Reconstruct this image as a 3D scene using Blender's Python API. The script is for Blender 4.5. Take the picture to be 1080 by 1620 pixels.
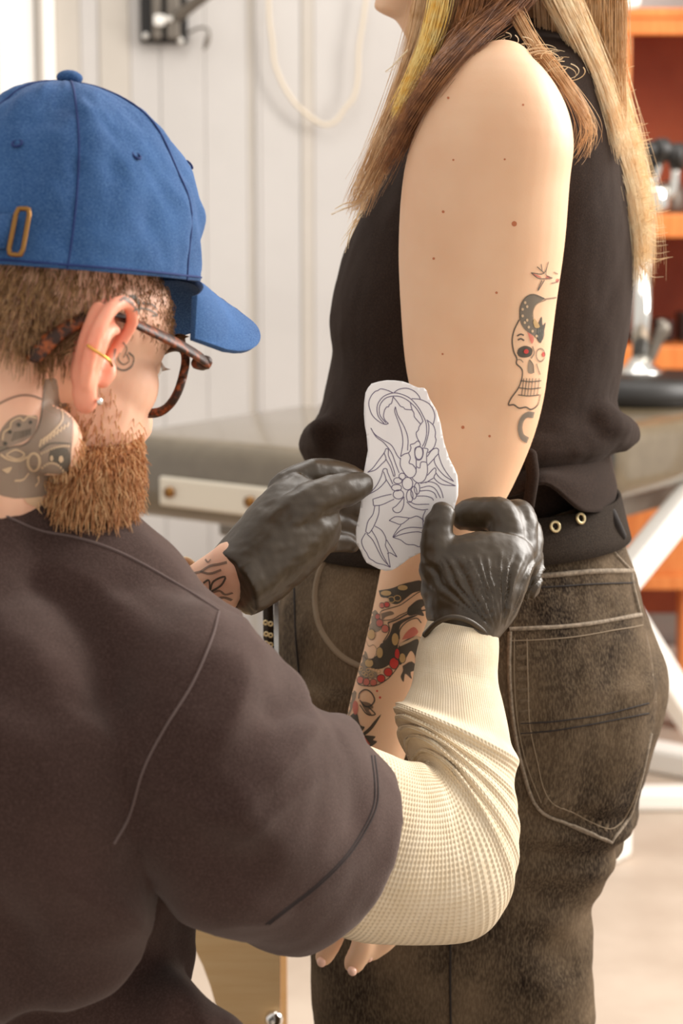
import bpy, bmesh, math, random
import numpy as np
from mathutils import Vector, Matrix, noise
from mathutils.bvhtree import BVHTree
from mathutils.geometry import delaunay_2d_cdt
random.seed(7); np.random.seed(7)
for o in list(bpy.data.objects): bpy.data.objects.remove(o)
SC = bpy.context.scene
COL = SC.collection
# ------------------------------------------------------------------ camera
FPX = 3400.0                      # focal length in pixels of the 1080x1620 frame
PIT = math.radians(9.35)
CAM = Vector((0, 0, 1.3))
cd = bpy.data.cameras.new('camera'); cam = bpy.data.objects.new('camera', cd); COL.objects.link(cam)
cd.sensor_fit = 'VERTICAL'; cd.sensor_height = 36; cd.sensor_width = 24; cd.lens = FPX/1620*36
cam.location = CAM; cam.rotation_euler = (math.pi/2-PIT, 0, 0)
cd.dof.use_dof = True; cd.dof.focus_distance = 1.62; cd.dof.aperture_fstop = 8.5
cd.clip_start = 0.05
SC.camera = cam
# ------------------------------------------------------------------ world and lights
wd = bpy.data.worlds.new('daylight'); SC.world = wd; wd.use_nodes = True
bg = wd.node_tree.nodes['Background']; bg.inputs[0].default_value = (1.0, 0.965, 0.925, 1); bg.inputs[1].default_value = 0.74
def area(name, loc, target, sx, sy, power, col):
    l = bpy.data.lights.new(name, 'AREA'); l.shape = 'RECTANGLE'; l.size = sx; l.size_y = sy; l.energy = power; l.color = col
    o = bpy.data.objects.new(name, l); COL.objects.link(o); o.location = loc
    o.rotation_euler = (Vector(target)-Vector(loc)).to_track_quat('-Z', 'Y').to_euler(); return o
area('window_light_right', (2.6, 2.9, 2.3), (0.1, 1.7, 1.0), 1.8, 1.8, 150, (1.0, 0.96, 0.91))
area('ceiling_fill', (0.3, 3.2, 2.9), (0.1, 2.9, 0.0), 2.2, 2.0, 40, (1.0, 0.965, 0.92))  # overhead fill added for soft light, belongs to no lamp of the room
vs = SC.view_settings; vs.view_transform = 'Standard'; vs.look = 'None'; vs.gamma = 1.0; vs.use_curve_mapping = False
vs.exposure = 0.34
# ------------------------------------------------------------------ helpers
cP, sP = math.cos(PIT), math.sin(PIT)
def ray(px, py):
    u = (px-540)/FPX; v = (810-py)/FPX
    return Vector((u, cP+v*sP, -sP+v*cP))
def P(px, py, Y):                 # the point on the vertical plane y = Y seen at that pixel
    d = ray(px, py); return CAM + d*(Y/d.y)
def pxm(Y): return FPX/Y          # pixels per metre at that distance
def topx(v):
    d = Vector(v)-CAM; f = d.y*cP-d.z*sP; up = d.y*sP+d.z*cP
    return (540+FPX*d.x/f, 810-FPX*up/f)
def lin(c):
    c = c/255.0
    return c/12.92 if c <= 0.04045 else ((c+0.055)/1.055)**2.4
def rgb(r, g, b, k=1.0): return (lin(r)*k, lin(g)*k, lin(b)*k, 1)
def catmull(pts, sub):
    pts = [np.array(p, float) for p in pts]
    if len(pts) < 3:
        a, b = pts[0], pts[-1]; return [a+(b-a)*i/sub for i in range(sub+1)]
    out = []
    n = len(pts)
    for i in range(n-1):
        p0 = pts[i-1] if i > 0 else 2*pts[0]-pts[1]
        p1, p2 = pts[i], pts[i+1]
        p3 = pts[i+2] if i+2 < n else 2*pts[-1]-pts[-2]
        for k in range(sub):
            t = k/sub
            out.append(0.5*((2*p1)+(-p0+p2)*t+(2*p0-5*p1+4*p2-p3)*t*t+(-p0+3*p1-3*p2+p3)*t**3))
    out.append(pts[-1]); return out
def ST(xl, yl, xr, yr, Y, dep, Y2=None):
    L = P(xl, yl, Y); R = P(xr, yr, Y if Y2 is None else Y2)
    return ((L+R)/2, (R-L)/2, dep)
def loft(sts, n=32, sub=5, rnd=(0.0, 0.0), pw=2.0, ky=1.0):
    """closed tube through stations (centre, half axis, depth); rnd rounds the two ends by that length"""
    C = catmull([s[0] for s in sts], sub); A = catmull([s[1] for s in sts], sub)
    D = catmull([[s[2]] for s in sts], sub)
    m = len(C); V = []; Fc = []; rings = []
    T = [C[min(i+1, m-1)]-C[max(i-1, 0)] for i in range(m)]
    for i in range(m):
        a = A[i]; t = T[i]*np.array((1, ky, 1)); t = t/(np.linalg.norm(t)+1e-9)
        b = np.cross(a, t); nb = np.linalg.norm(b); b = b/(nb+1e-9)*D[i][0]
        rings.append((C[i], a, b, t))
    if rnd[0] > 0:
        c, a, b, t = rings[0]
        rings = [(c-t*rnd[0]*math.sin(q), a*math.cos(q), b*math.cos(q), t) for q in (1.45, 1.15, .8, .4)]+rings
    if rnd[1] > 0:
        c, a, b, t = rings[-1]
        rings = rings+[(c+t*rnd[1]*math.sin(q), a*math.cos(q), b*math.cos(q), t) for q in (.4, .8, 1.15, 1.45)]
    e = 2.0/pw
    for (c, a, b, t) in rings:
        for k in range(n):
            q = 2*math.pi*k/n; cs, sn = math.cos(q), math.sin(q)
            V.append(c+a*math.copysign(abs(cs)**e, cs)+b*math.copysign(abs(sn)**e, sn))
    for i in range(len(rings)-1):
        for k in range(n):
            k2 = (k+1) % n
            Fc.append((i*n+k, i*n+k2, (i+1)*n+k2, (i+1)*n+k))
    Fc.append(tuple(range(n-1, -1, -1))); Fc.append(tuple((len(rings)-1)*n+k for k in range(n)))
    return V, Fc
def tube(pts, radii, n=12, sub=4, rnd=True, flat=1.0, hint=(0, 1, 0)):
    """round tube through 3D points"""
    pts = [np.array(p, float) for p in pts]
    C = catmull(pts, sub); R = catmull([[r] for r in radii], sub); m = len(C)
    V = []; Fc = []; rings = []
    prev = None
    for i in range(m):
        t = C[min(i+1, m-1)]-C[max(i-1, 0)]; t = t/(np.linalg.norm(t)+1e-9)
        if prev is None:
            h = np.array(hint, float)
            if abs(np.dot(h, t)) > .95: h = np.array((1., 0, 0))
            u = np.cross(t, h)
        else: u = prev-t*np.dot(prev, t)
        u = u/(np.linalg.norm(u)+1e-9); prev = u; w = np.cross(t, u)
        rings.append((C[i], u*R[i][0], w*R[i][0]*flat, t, R[i][0]))
    if rnd:
        c, u, w, t, r = rings[0]; r0 = r if rnd is True else rnd
        pre = [(c-t*r*.95*math.sin(q), u*math.cos(q), w*math.cos(q), t, r) for q in (1.4, .95, .5)]
        c, u, w, t, r = rings[-1]
        post = [(c+t*r*.95*math.sin(q), u*math.cos(q), w*math.cos(q), t, r) for q in (.5, .95, 1.4)]
        rings = pre+rings+post
    for (c, u, w, t, r) in rings:
        for k in range(n):
            q = 2*math.pi*k/n; V.append(c+u*math.cos(q)+w*math.sin(q))
    for i in range(len(rings)-1):
        for k in range(n):
            k2 = (k+1) % n; Fc.append((i*n+k, i*n+k2, (i+1)*n+k2, (i+1)*n+k))
    Fc.append(tuple(range(n-1, -1, -1))); Fc.append(tuple((len(rings)-1)*n+k for k in range(n)))
    return V, Fc
def ptube(pts, n=12, sub=4, flat=1.0, rnd=True):  # (px, py, Y, radius in px)
    return tube([P(p[0], p[1], p[2]) for p in pts], [p[3]/pxm(p[2]) for p in pts], n, sub, rnd, flat)
def ellip(c, ax, n=20, m=12):
    """ellipsoid, ax = three half axis vectors"""
    c = np.array(c, float); ax = [np.array(a, float) for a in ax]; V = []; Fc = []
    V.append(c+ax[2])
    for i in range(1, m):
        ph = math.pi*i/m
        for k in range(n):
            q = 2*math.pi*k/n
            V.append(c+ax[0]*math.sin(ph)*math.cos(q)+ax[1]*math.sin(ph)*math.sin(q)+ax[2]*math.cos(ph))
    V.append(c-ax[2]); last = len(V)-1
    for k in range(n):
        k2 = (k+1) % n
        Fc.append((0, 1+k, 1+k2)); Fc.append((last, 1+(m-2)*n+k2, 1+(m-2)*n+k))
        for i in range(m-2): Fc.append((1+i*n+k, 1+(i+1)*n+k, 1+(i+1)*n+k2, 1+i*n+k2))
    return V, Fc
def box(c, s, rz=0.0, R=None):
    M = R if R is not None else Matrix.Rotation(rz, 3, 'Z'); c = Vector(c)
    V = [c+M @ Vector((x*s[0]/2, y*s[1]/2, z*s[2]/2)) for x in (-1, 1) for y in (-1, 1) for z in (-1, 1)]
    return V, [(0, 1, 3, 2), (4, 6, 7, 5), (0, 4, 5, 1), (2, 3, 7, 6), (0, 2, 6, 4), (1, 5, 7, 3)]
def cyl(c, r, h, n=32, axis=(0, 0, 1), r2=None):
    q = Vector(axis).to_track_quat('Z', 'Y').to_matrix(); c = Vector(c); r2 = r if r2 is None else r2
    V = [c+q @ Vector((r*math.cos(2*math.pi*k/n), r*math.sin(2*math.pi*k/n), -h/2)) for k in range(n)]
    V += [c+q @ Vector((r2*math.cos(2*math.pi*k/n), r2*math.sin(2*math.pi*k/n), h/2)) for k in range(n)]
    F = [(k, (k+1) % n, n+(k+1) % n, n+k) for k in range(n)]+[tuple(range(n-1, -1, -1)), tuple(range(n, 2*n))]
    return V, F
def lathe(c, prof, n=40, axis=(0, 0, 1)):
    q = Vector(axis).to_track_quat('Z', 'Y').to_matrix(); c = Vector(c); V = []; F = []
    for (r, z) in prof:
        for k in range(n): V.append(c+q @ Vector((max(r, 1e-4)*math.cos(2*math.pi*k/n), max(r, 1e-4)*math.sin(2*math.pi*k/n), z)))
    for i in range(len(prof)-1):
        for k in range(n): F.append((i*n+k, i*n+(k+1) % n, (i+1)*n+(k+1) % n, (i+1)*n+k))
    F.append(tuple(range(n-1, -1, -1))); F.append(tuple((len(prof)-1)*n+k for k in range(n)))
    return V, F
def torus(c, R, r, axis=(0, 1, 0), n=28, m=8):
    q = Vector(axis).to_track_quat('Z', 'Y').to_matrix(); c = Vector(c); V = []; F = []
    for i in range(n):
        a = 2*math.pi*i/n
        for k in range(m):
            b = 2*math.pi*k/m
            V.append(c+q @ Vector(((R+r*math.cos(b))*math.cos(a), (R+r*math.cos(b))*math.sin(a), r*math.sin(b))))
    for i in range(n):
        for k in range(m): F.append((i*m+k, ((i+1) % n)*m+k, ((i+1) % n)*m+(k+1) % m, i*m+(k+1) % m))
    return V, F
def join(parts):
    V = []; F = []
    for v, f in parts:
        o = len(V); V += [tuple(x) for x in v]; F += [tuple(i+o for i in q) for q in f]
    return V, F
def mesh_of(vf, name='m', smooth=True):
    me = bpy.data.meshes.new(name); me.from_pydata([tuple(v) for v in vf[0]], [], vf[1]); me.update()
    bm = bmesh.new(); bm.from_mesh(me); bmesh.ops.recalc_face_normals(bm, faces=bm.faces); bm.to_mesh(me); bm.free()
    if smooth: me.shade_smooth()
    return me
def add(name, me, mt, parent=None, label=None, cat=None, group=None, kind=None):
    if isinstance(me, tuple): me = mesh_of(me, name)
    me.name = name
    o = bpy.data.objects.new(name, me); COL.objects.link(o)
    if mt is not None:
        me.materials.clear(); me.materials.append(mt)
    if parent is not None:
        o.parent = parent; o.matrix_parent_inverse = Matrix.Translation(-WPOS.get(parent.name, Vector((0, 0, 0))))
    if label: o['label'] = label
    if cat: o['category'] = cat
    if group: o['group'] = group
    if kind: o['kind'] = kind
    return o
WPOS = {}
def thing(name, loc, label, cat, group=None):
    o = bpy.data.objects.new(name, None); COL.objects.link(o); o.location = loc; o.empty_display_size = .1
    WPOS[o.name] = Vector(loc); o['label'] = label; o['category'] = cat
    if group: o['group'] = group
    return o
def bevel(o, w, seg=2, ang=35):
    m = o.modifiers.new('bevel', 'BEVEL'); m.width = w; m.segments = seg; m.limit_method = 'ANGLE'; m.angle_limit = math.radians(ang)
    return o
def solid(parts, voxel, it=6, fac=.5, disp=None):
    """continuous skin over overlapping closed shapes"""
    me = mesh_of(join(parts)); o = bpy.data.objects.new('tmp', me); COL.objects.link(o)
    r = o.modifiers.new('r', 'REMESH'); r.mode = 'VOXEL'; r.voxel_size = voxel; r.use_smooth_shade = True
    if it:
        s = o.modifiers.new('s', 'SMOOTH'); s.factor = fac; s.iterations = it
    dg = bpy.context.evaluated_depsgraph_get(); dg.update()
    m2 = bpy.data.meshes.new_from_object(o.evaluated_get(dg)); bpy.data.objects.remove(o); bpy.data.meshes.remove(me)
    if disp: displace(m2, disp)
    m2.shade_smooth(); return m2
def displace(me, fn):
    n = len(me.vertices); co = np.empty(n*3); no = np.empty(n*3)
    me.vertices.foreach_get('co', co); me.vertices.foreach_get('normal', no); co = co.reshape(-1, 3); no = no.reshape(-1, 3)
    d = np.array([fn(Vector(co[i]), Vector(no[i])) for i in range(n)])
    co = co+no*d[:, None]; me.vertices.foreach_set('co', co.ravel()); me.update()
def fbm(v, sc, seed=0.0, o=3):
    a = 0; k = 1.0; p = v*sc+Vector((seed, seed*1.7, -seed))
    for _ in range(o):
        a += k*noise.noise(p); p = p*2.03; k *= .5
    return a
def smooth01(x, a, b):
    t = max(0, min(1, (x-a)/(b-a))); return t*t*(3-2*t)
# ------------------------------------------------------------------ drawing on surfaces (seams, ink)
def bvh_of(me): return BVHTree.FromPolygons([v.co for v in me.vertices], [p.vertices for p in me.polygons])
def hit(bv, px, py):
    d = ray(px, py).normalized(); loc, nor, i, dist = bv.ray_cast(CAM, d)
    if loc is None: return None
    if nor.dot(d) > 0: nor = -nor
    return loc, nor
def stroke(bv, pts, w, eps=.0004, high=0.0, sub=6, taper=False):
    """ribbon (or raised ridge) laid on a surface along a pixel polyline; w = half width in metres"""
    q = catmull(pts, sub) if len(pts) > 2 else catmull(pts, max(sub, 8)); V = []; F = []
    run = []; runs = []
    for p in q:
        h = hit(bv, p[0], p[1])
        if h is None or (run and (h[0]-run[-1][0]).length > .03):
            if len(run) > 1: runs.append(run)
            run = [] if h is None else [h]
        else: run.append(h)
    if len(run) > 1: runs.append(run)
    for run in runs:
        m = len(run); b0 = len(V)
        for i, (c, nr) in enumerate(run):
            t = run[min(i+1, m-1)][0]-run[max(i-1, 0)][0]
            s = nr.cross(t); s = s.normalized() if s.length > 1e-9 else Vector((1, 0, 0))
            k = w*(math.sin(math.pi*(i+.3)/(m-.4))**.6 if taper else 1)
            if high: V += [c-s*k-nr*.0003, c-s*k*.6+nr*(eps+high), c+s*k*.6+nr*(eps+high), c+s*k-nr*.0003]
            else: V += [c-s*k+nr*eps, c+s*k+nr*eps]
        st = 4 if high else 2
        for i in range(m-1):
            for j in range(st-1): a = b0+i*st+j; F.append((a, a+1, a+st+1, a+st))
    return V, F
def fill2d(poly, step):
    """triangulated polygon with interior points (2D)"""
    xs = [p[0] for p in poly]; ys = [p[1] for p in poly]
    pts = []; n = len(poly)
    for i in range(n):
        a, b = poly[i], poly[(i+1) % n]; L = math.hypot(b[0]-a[0], b[1]-a[1]); k = max(1, int(L/step))
        for j in range(k): pts.append((a[0]+(b[0]-a[0])*j/k, a[1]+(b[1]-a[1])*j/k))
    m = len(pts); edges = [(i, (i+1) % m) for i in range(m)]
    def inside(x, y):
        c = False; j = n-1
        for i in range(n):
            if (ys[i] > y) != (ys[j] > y) and x < (xs[j]-xs[i])*(y-ys[i])/(ys[j]-ys[i])+xs[i]: c = not c
            j = i
        return c
    y = min(ys)+step*.5
    while y < max(ys):
        x = min(xs)+step*.5
        while x < max(xs):
            if inside(x, y): pts.append((x, y))
            x += step
        y += step
    r = delaunay_2d_cdt([Vector(p) for p in pts], edges, [list(range(m))], 1, 1e-5)
    return [tuple(v) for v in r[0]], [tuple(f) for f in r[2]]
def patch(bv, poly, step=5, eps=.0003, sub=4, closed=True):
    if sub > 1:
        q = catmull(list(poly)+[poly[0]], sub)[:-1]; poly = [(p[0], p[1]) for p in q]
    v2, f2 = fill2d(poly, step); V = []; ok = []
    for p in v2:
        h = hit(bv, p[0], p[1])
        ok.append(h is not None); V.append(h[0]+h[1]*eps if h else Vector((0, 0, 0)))
    F = [f for f in f2 if all(ok[i] for i in f) and max((V[f[a]]-V[f[a-1]]).length for a in range(len(f))) < .02]
    used = sorted({i for f in F for i in f}); mp = {u: k for k, u in enumerate(used)}
    return [V[u] for u in used], [tuple(mp[i] for i in f) for f in F]
def ell(cx, cy, rx, ry=None, n=14, rot=0.0):
    ry = rx if ry is None else ry; c, s = math.cos(rot), math.sin(rot)
    return [(cx+rx*math.cos(2*math.pi*k/n)*c-ry*math.sin(2*math.pi*k/n)*s, cy+rx*math.cos(2*math.pi*k/n)*s+ry*math.sin(2*math.pi*k/n)*c) for k in range(n)]
def strands(lines, r0, r1=.3):
    """many thin three sided hairs in one mesh; lines = list of (k,3) arrays"""
    V = []; F = []; b = 0
    for L in lines:
        L = np.asarray(L, float); k = len(L)
        T = np.gradient(L, axis=0); T /= np.linalg.norm(T, axis=1)[:, None]+1e-12
        h = np.array([.31, -.86, .4]); U = np.cross(T, h); U /= np.linalg.norm(U, axis=1)[:, None]+1e-12; W = np.cross(T, U)
        rr = r0*(1-(1-r1)*np.linspace(0, 1, k)**1.5)[:, None]
        for j in range(3):
            q = 2*math.pi*j/3; V.append(L+rr*(U*math.cos(q)+W*math.sin(q)))
        i = np.arange(k-1)
        for j in range(3):
            a = b+j*k+i; c = b+((j+1) % 3)*k+i
            F.append(np.stack([a, c, c+1, a+1], 1))
        b += 3*k
    V = np.concatenate(V); F = np.concatenate(F)
    me = bpy.data.meshes.new('strands'); me.vertices.add(len(V)); me.vertices.foreach_set('co', V.ravel())
    me.loops.add(len(F)*4); me.loops.foreach_set('vertex_index', F.ravel().astype(np.int32))
    me.polygons.add(len(F)); me.polygons.foreach_set('loop_start', np.arange(0, len(F)*4, 4, dtype=np.int32)); me.polygons.foreach_set('loop_total', np.full(len(F), 4, dtype=np.int32))
    me.update(calc_edges=True); me.validate(); me.shade_smooth(); return me
# ------------------------------------------------------------------ materials
def mat(name, c1, c2=None, rough=.6, nscale=40, ndetail=4, bump=0.0, bscale=300, metal=0.0, sheen=0.0, spec=.5, fac=(.35, .65), sss=0.0, stretch=None, alpha=None, wave=None, coat=0.0):
    m = bpy.data.materials.new(name); m.use_nodes = True; nt = m.node_tree; N = nt.nodes; L = nt.links
    b = N['Principled BSDF']; b.inputs['Roughness'].default_value = rough; b.inputs['Metallic'].default_value = metal
    b.inputs['Specular IOR Level'].default_value = spec; b.inputs['Sheen Weight'].default_value = sheen; b.inputs['Coat Weight'].default_value = coat
    tc = N.new('ShaderNodeTexCoord'); src = tc.outputs['Object']
    if stretch:
        mp = N.new('ShaderNodeMapping'); mp.inputs['Scale'].default_value = stretch; L.new(src, mp.inputs['Vector']); src = mp.outputs['Vector']
    if c2 is not None:
        if wave:
            n = N.new('ShaderNodeTexWave'); n.inputs['Scale'].default_value = wave; n.inputs['Distortion'].default_value = 6; n.inputs['Detail'].default_value = 3; out = n.outputs['Fac']
        else:
            n = N.new('ShaderNodeTexNoise'); n.inputs['Scale'].default_value = nscale; n.inputs['Detail'].default_value = ndetail; n.inputs['Roughness'].default_value = .6; out = n.outputs['Fac']
        L.new(src, n.inputs['Vector'])
        r = N.new('ShaderNodeValToRGB'); r.color_ramp.elements[0].position = fac[0]; r.color_ramp.elements[1].position = fac[1]
        r.color_ramp.elements[0].color = c1; r.color_ramp.elements[1].color = c2
        L.new(out, r.inputs['Fac']); L.new(r.outputs['Color'], b.inputs['Base Color'])
    else: b.inputs['Base Color'].default_value = c1
    if bump:
        n2 = N.new('ShaderNodeTexNoise'); n2.inputs['Scale'].default_value = bscale; n2.inputs['Detail'].default_value = 3; L.new(src, n2.inputs['Vector'])
        bp = N.new('ShaderNodeBump'); bp.inputs['Strength'].default_value = bump; bp.inputs['Distance'].default_value = .001
        L.new(n2.outputs['Fac'], bp.inputs['Height']); L.new(bp.outputs['Normal'], b.inputs['Normal'])
    if sss:
        b.inputs['Subsurface Weight'].default_value = sss; b.inputs['Subsurface Radius'].default_value = (.012, .005, .003); b.inputs['Subsurface Scale'].default_value = 1.0
    if alpha is not None: b.inputs['Alpha'].default_value = alpha
    return m
def two_scale(name, c1, c2, c3, s1, s2, rough=.85, bump=.3, bscale=900, sheen=.2, stretch=None, fac1=(.35, .65), mixf=.5):
    """fabric: large patches of wear (c1-c2) plus fine thread speckle (towards c3)"""
    m = mat(name, c1, c2, rough, s1, 3, bump, bscale, 0, sheen, .12, fac1, 0, None)
    m.node_tree.nodes['Principled BSDF'].inputs['Sheen Tint'].default_value = (1, .84, .76, 1)
    nt = m.node_tree; N = nt.nodes; L = nt.links; b = N['Principled BSDF']
    col = b.inputs['Base Color'].links[0].from_socket
    tc = [n for n in N if n.type == 'TEX_COORD'][0]
    n = N.new('ShaderNodeTexNoise'); n.inputs['Scale'].default_value = s2; n.inputs['Detail'].default_value = 2
    src = tc.outputs['Object']
    if stretch:
        mp = N.new('ShaderNodeMapping'); mp.inputs['Scale'].default_value = stretch; L.new(src, mp.inputs['Vector']); src = mp.outputs['Vector']
    L.new(src, n.inputs['Vector'])
    r = N.new('ShaderNodeValToRGB'); r.color_ramp.elements[0].position = .42; r.color_ramp.elements[1].position = .68
    r.color_ramp.elements[0].color = (0, 0, 0, 1); r.color_ramp.elements[1].color = (mixf, mixf, mixf, 1); L.new(n.outputs['Fac'], r.inputs['Fac'])
    mx = N.new('ShaderNodeMix'); mx.data_type = 'RGBA'; L.new(r.outputs['Color'], mx.inputs['Factor']); L.new(col, mx.inputs['A']); mx.inputs['B'].default_value = c3
    L.new(mx.outputs['Result'], b.inputs['Base Color']); return m
M = {}
M['wall'] = mat('wall_paint', rgb(192, 187, 182), rgb(198, 193, 188), .7, 3, bump=.05, bscale=60)
M['wall_tan'] = mat('wall_board_paint', rgb(188, 180, 169), rgb(194, 186, 176), .7, 4, bump=.05, bscale=60)
M['white'] = mat('white_paint', rgb(240, 236, 228), rough=.5)
M['floor'] = mat('floor_stone', rgb(167, 149, 132), rgb(180, 163, 146), .55, 5, 6, bump=.08, bscale=80)
M['sheer'] = mat('sheer_curtain', rgb(246, 242, 236), rough=.8)
M['orange'] = mat('orange_wood', rgb(206, 112, 48), rgb(226, 138, 70), .42, 6, 4, stretch=(12, 12, 1.2), fac=(.3, .7))
M['darkwood'] = mat('cabinet_inside', rgb(148, 62, 30), rgb(182, 92, 52), .6, 3, 3)
M['glass'] = mat('cabinet_glass', rgb(60, 30, 20), rough=.05, alpha=.12, spec=.15)
M['chrome'] = mat('chrome', rgb(225, 222, 215), rough=.14, metal=1.0)
M['black'] = mat('black_plastic', rgb(28, 24, 20), rough=.45)
M['bedvinyl'] = mat('black_vinyl', rgb(92, 79, 58), rgb(100, 87, 66), .28, 30, bump=.06, bscale=500, coat=.7, spec=.6)
M['steel'] = mat('brushed_plate', rgb(214, 204, 186), rough=.38, metal=.35)
M['greymetal'] = mat('grey_metal', rgb(120, 112, 102), rough=.4, metal=.5)
M['cable'] = mat('cable_cream', rgb(214, 200, 178), rough=.6)
M['ply'] = mat('birch_plywood', rgb(238, 196, 138), rgb(246, 210, 156), .5, 5, 4, stretch=(2.0, 8, 26), fac=(.3, .7))
M['plyedge'] = mat('plywood_edge', rgb(132, 88, 50), rgb(160, 112, 70), .7, 60)
M['skinw'] = mat('skin_warm', rgb(226, 179, 141), rgb(231, 188, 151), .5, 14, 3, bump=.06, bscale=500, sss=.18, spec=.35)
M['skinm'] = mat('skin_pink', rgb(231, 176, 146), rgb(237, 189, 158), .5, 20, 3, bump=.08, bscale=400, sss=.18, spec=.35)
M['skinear'] = mat('skin_ear', rgb(238, 150, 122), rgb(242, 166, 136), .48, 30, 3, sss=.25, spec=.35)
M['nail'] = mat('nail', rgb(238, 190, 165), rough=.25)
M['tshirt'] = two_scale('washed_brown_jersey', rgb(47, 32, 27), rgb(60, 43, 38), rgb(92, 71, 65), 9, 800, .95, .4, 1100, .2, fac1=(.3, .7), mixf=.34)
M['seam'] = mat('seam_thread', rgb(92, 75, 70), rough=.9)
M['seamdark'] = mat('dark_seam_thread', rgb(44, 33, 30), rough=.9)  # dark brown thread of the sleeve hem stitching
M['thermal'] = mat('cream_thermal_knit', rgb(214, 195, 165), rgb(220, 203, 176), .95, 60, bump=.15, bscale=700, spec=.15)
M['glove'] = mat('black_nitrile', rgb(57, 44, 27), rgb(66, 52, 33), .42, 20, bump=.1, bscale=350, spec=.5)
M['cap'] = two_scale('blue_cotton_twill', rgb(38, 68, 110), rgb(56, 91, 138), rgb(98, 131, 170), 14, 700, .95, .5, 800, .06, stretch=(1, 1, 3), fac1=(.3, .72), mixf=.4)
M['capstitch'] = mat('navy_thread', rgb(24, 44, 96), rough=.9)
M['brass'] = mat('antique_brass', rgb(140, 100, 54), rough=.35, metal=.9)
M['gold'] = mat('gold', rgb(226, 168, 84), rough=.2, metal=1.0)
M['silver'] = mat('silver', rgb(230, 226, 220), rough=.15, metal=1.0)
M['tortoise'] = mat('tortoiseshell_acetate', rgb(52, 30, 18), rgb(176, 88, 40), .5, 130, 3, fac=(.48, .76), spec=.25, coat=.05)
M['lens'] = mat('clear_lens', rgb(255, 255, 255), rough=.02, alpha=.05)
M['hairm'] = mat('brown_short_hair', rgb(112, 78, 46), rgb(184, 140, 92), .55, 240, 2)
M['beard'] = mat('ginger_beard', rgb(160, 100, 56), rgb(218, 162, 108), .5, 260, 2)
M['beardlight'] = mat('pale_whiskers', rgb(222, 178, 128), rough=.5)
M['hairblond'] = mat('backlit_blond_hair', rgb(244, 206, 154), rgb(255, 234, 196), .42, 70, 2)  # blond made paler to paint the backlight into the hair colour
M['hairmid'] = mat('honey_brown_hair', rgb(206, 156, 104), rgb(236, 196, 148), .42, 70, 2)
M['hairbrown'] = mat('chestnut_hair', rgb(112, 66, 34), rgb(176, 116, 66), .4, 80, 2)
M['hairyellow'] = mat('yellow_dyed_hair', rgb(252, 198, 84), rgb(255, 226, 146), .42, 90, 2)
M['top'] = two_scale('black_knit', rgb(34, 23, 17), rgb(40, 28, 21), rgb(68, 51, 40), 10, 700, .95, .4, 1200, .04, mixf=.3)
M['denim'] = two_scale('washed_black_denim', rgb(30, 21, 15), rgb(108, 90, 70), rgb(140, 121, 97), 9, 800, .92, .5, 1000, 0, stretch=(1, 1, .25), fac1=(.34, .72), mixf=.38)
M['pucker'] = mat('rubbed_denim', rgb(84, 70, 55), rgb(104, 89, 71), .95, 300, 2, bump=.3, bscale=900, spec=.1)
M['stitch'] = mat('tan_denim_stitch', rgb(132, 114, 92), rough=.9)
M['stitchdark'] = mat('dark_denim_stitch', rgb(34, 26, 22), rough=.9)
M['fade'] = mat('faded_denim_edge', rgb(150, 134, 114), rgb(112, 98, 82), .92, 300, 2, bump=.3, bscale=900)
M['belt'] = mat('black_webbing', rgb(38, 30, 24), rgb(58, 48, 39), .9, 900, bump=.9, bscale=1200, spec=.1)
M['eyelet'] = mat('brass_eyelet', rgb(216, 196, 150), rough=.3, metal=.6)
M['paper'] = mat('stencil_paper', rgb(250, 243, 239), rgb(253, 248, 244), .8, 20, bump=.05, bscale=300)
M['ink'] = mat('violet_ink', rgb(122, 110, 132), rough=.8)
M['tat'] = mat('tattoo_ink', rgb(66, 61, 50), rough=.55, alpha=.84)
M['tatgrey'] = mat('tattoo_grey_shade', rgb(128, 122, 106), rough=.55, alpha=.6)
M['tatsoft'] = mat('tattoo_soft_line', rgb(82, 76, 64), rough=.55, alpha=.6)
M['tatfade'] = mat('tattoo_faded_grey', rgb(104, 100, 88), rough=.55, alpha=.72)
M['tatlight'] = mat('tattoo_bare_skin', rgb(218, 184, 146), rough=.55, alpha=.75)
M['tatred'] = mat('tattoo_red', rgb(206, 58, 50), rough=.55, alpha=.85)
M['tatpink'] = mat('tattoo_faded_red', rgb(206, 104, 88), rough=.55, alpha=.7)
M['tattan'] = mat('tattoo_ochre', rgb(198, 160, 104), rough=.55, alpha=.85)
M['mole'] = mat('freckle', rgb(190, 104, 60), rough=.6, alpha=.75)
M['trousers'] = mat('dark_trousers', rgb(40, 36, 36), rgb(52, 47, 46), .9, 60, bump=.3)
M['shoe'] = mat('black_leather', rgb(26, 24, 23), rough=.5)
M['lampwhite'] = mat('white_enamel', rgb(246, 242, 236), rough=.35)
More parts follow.
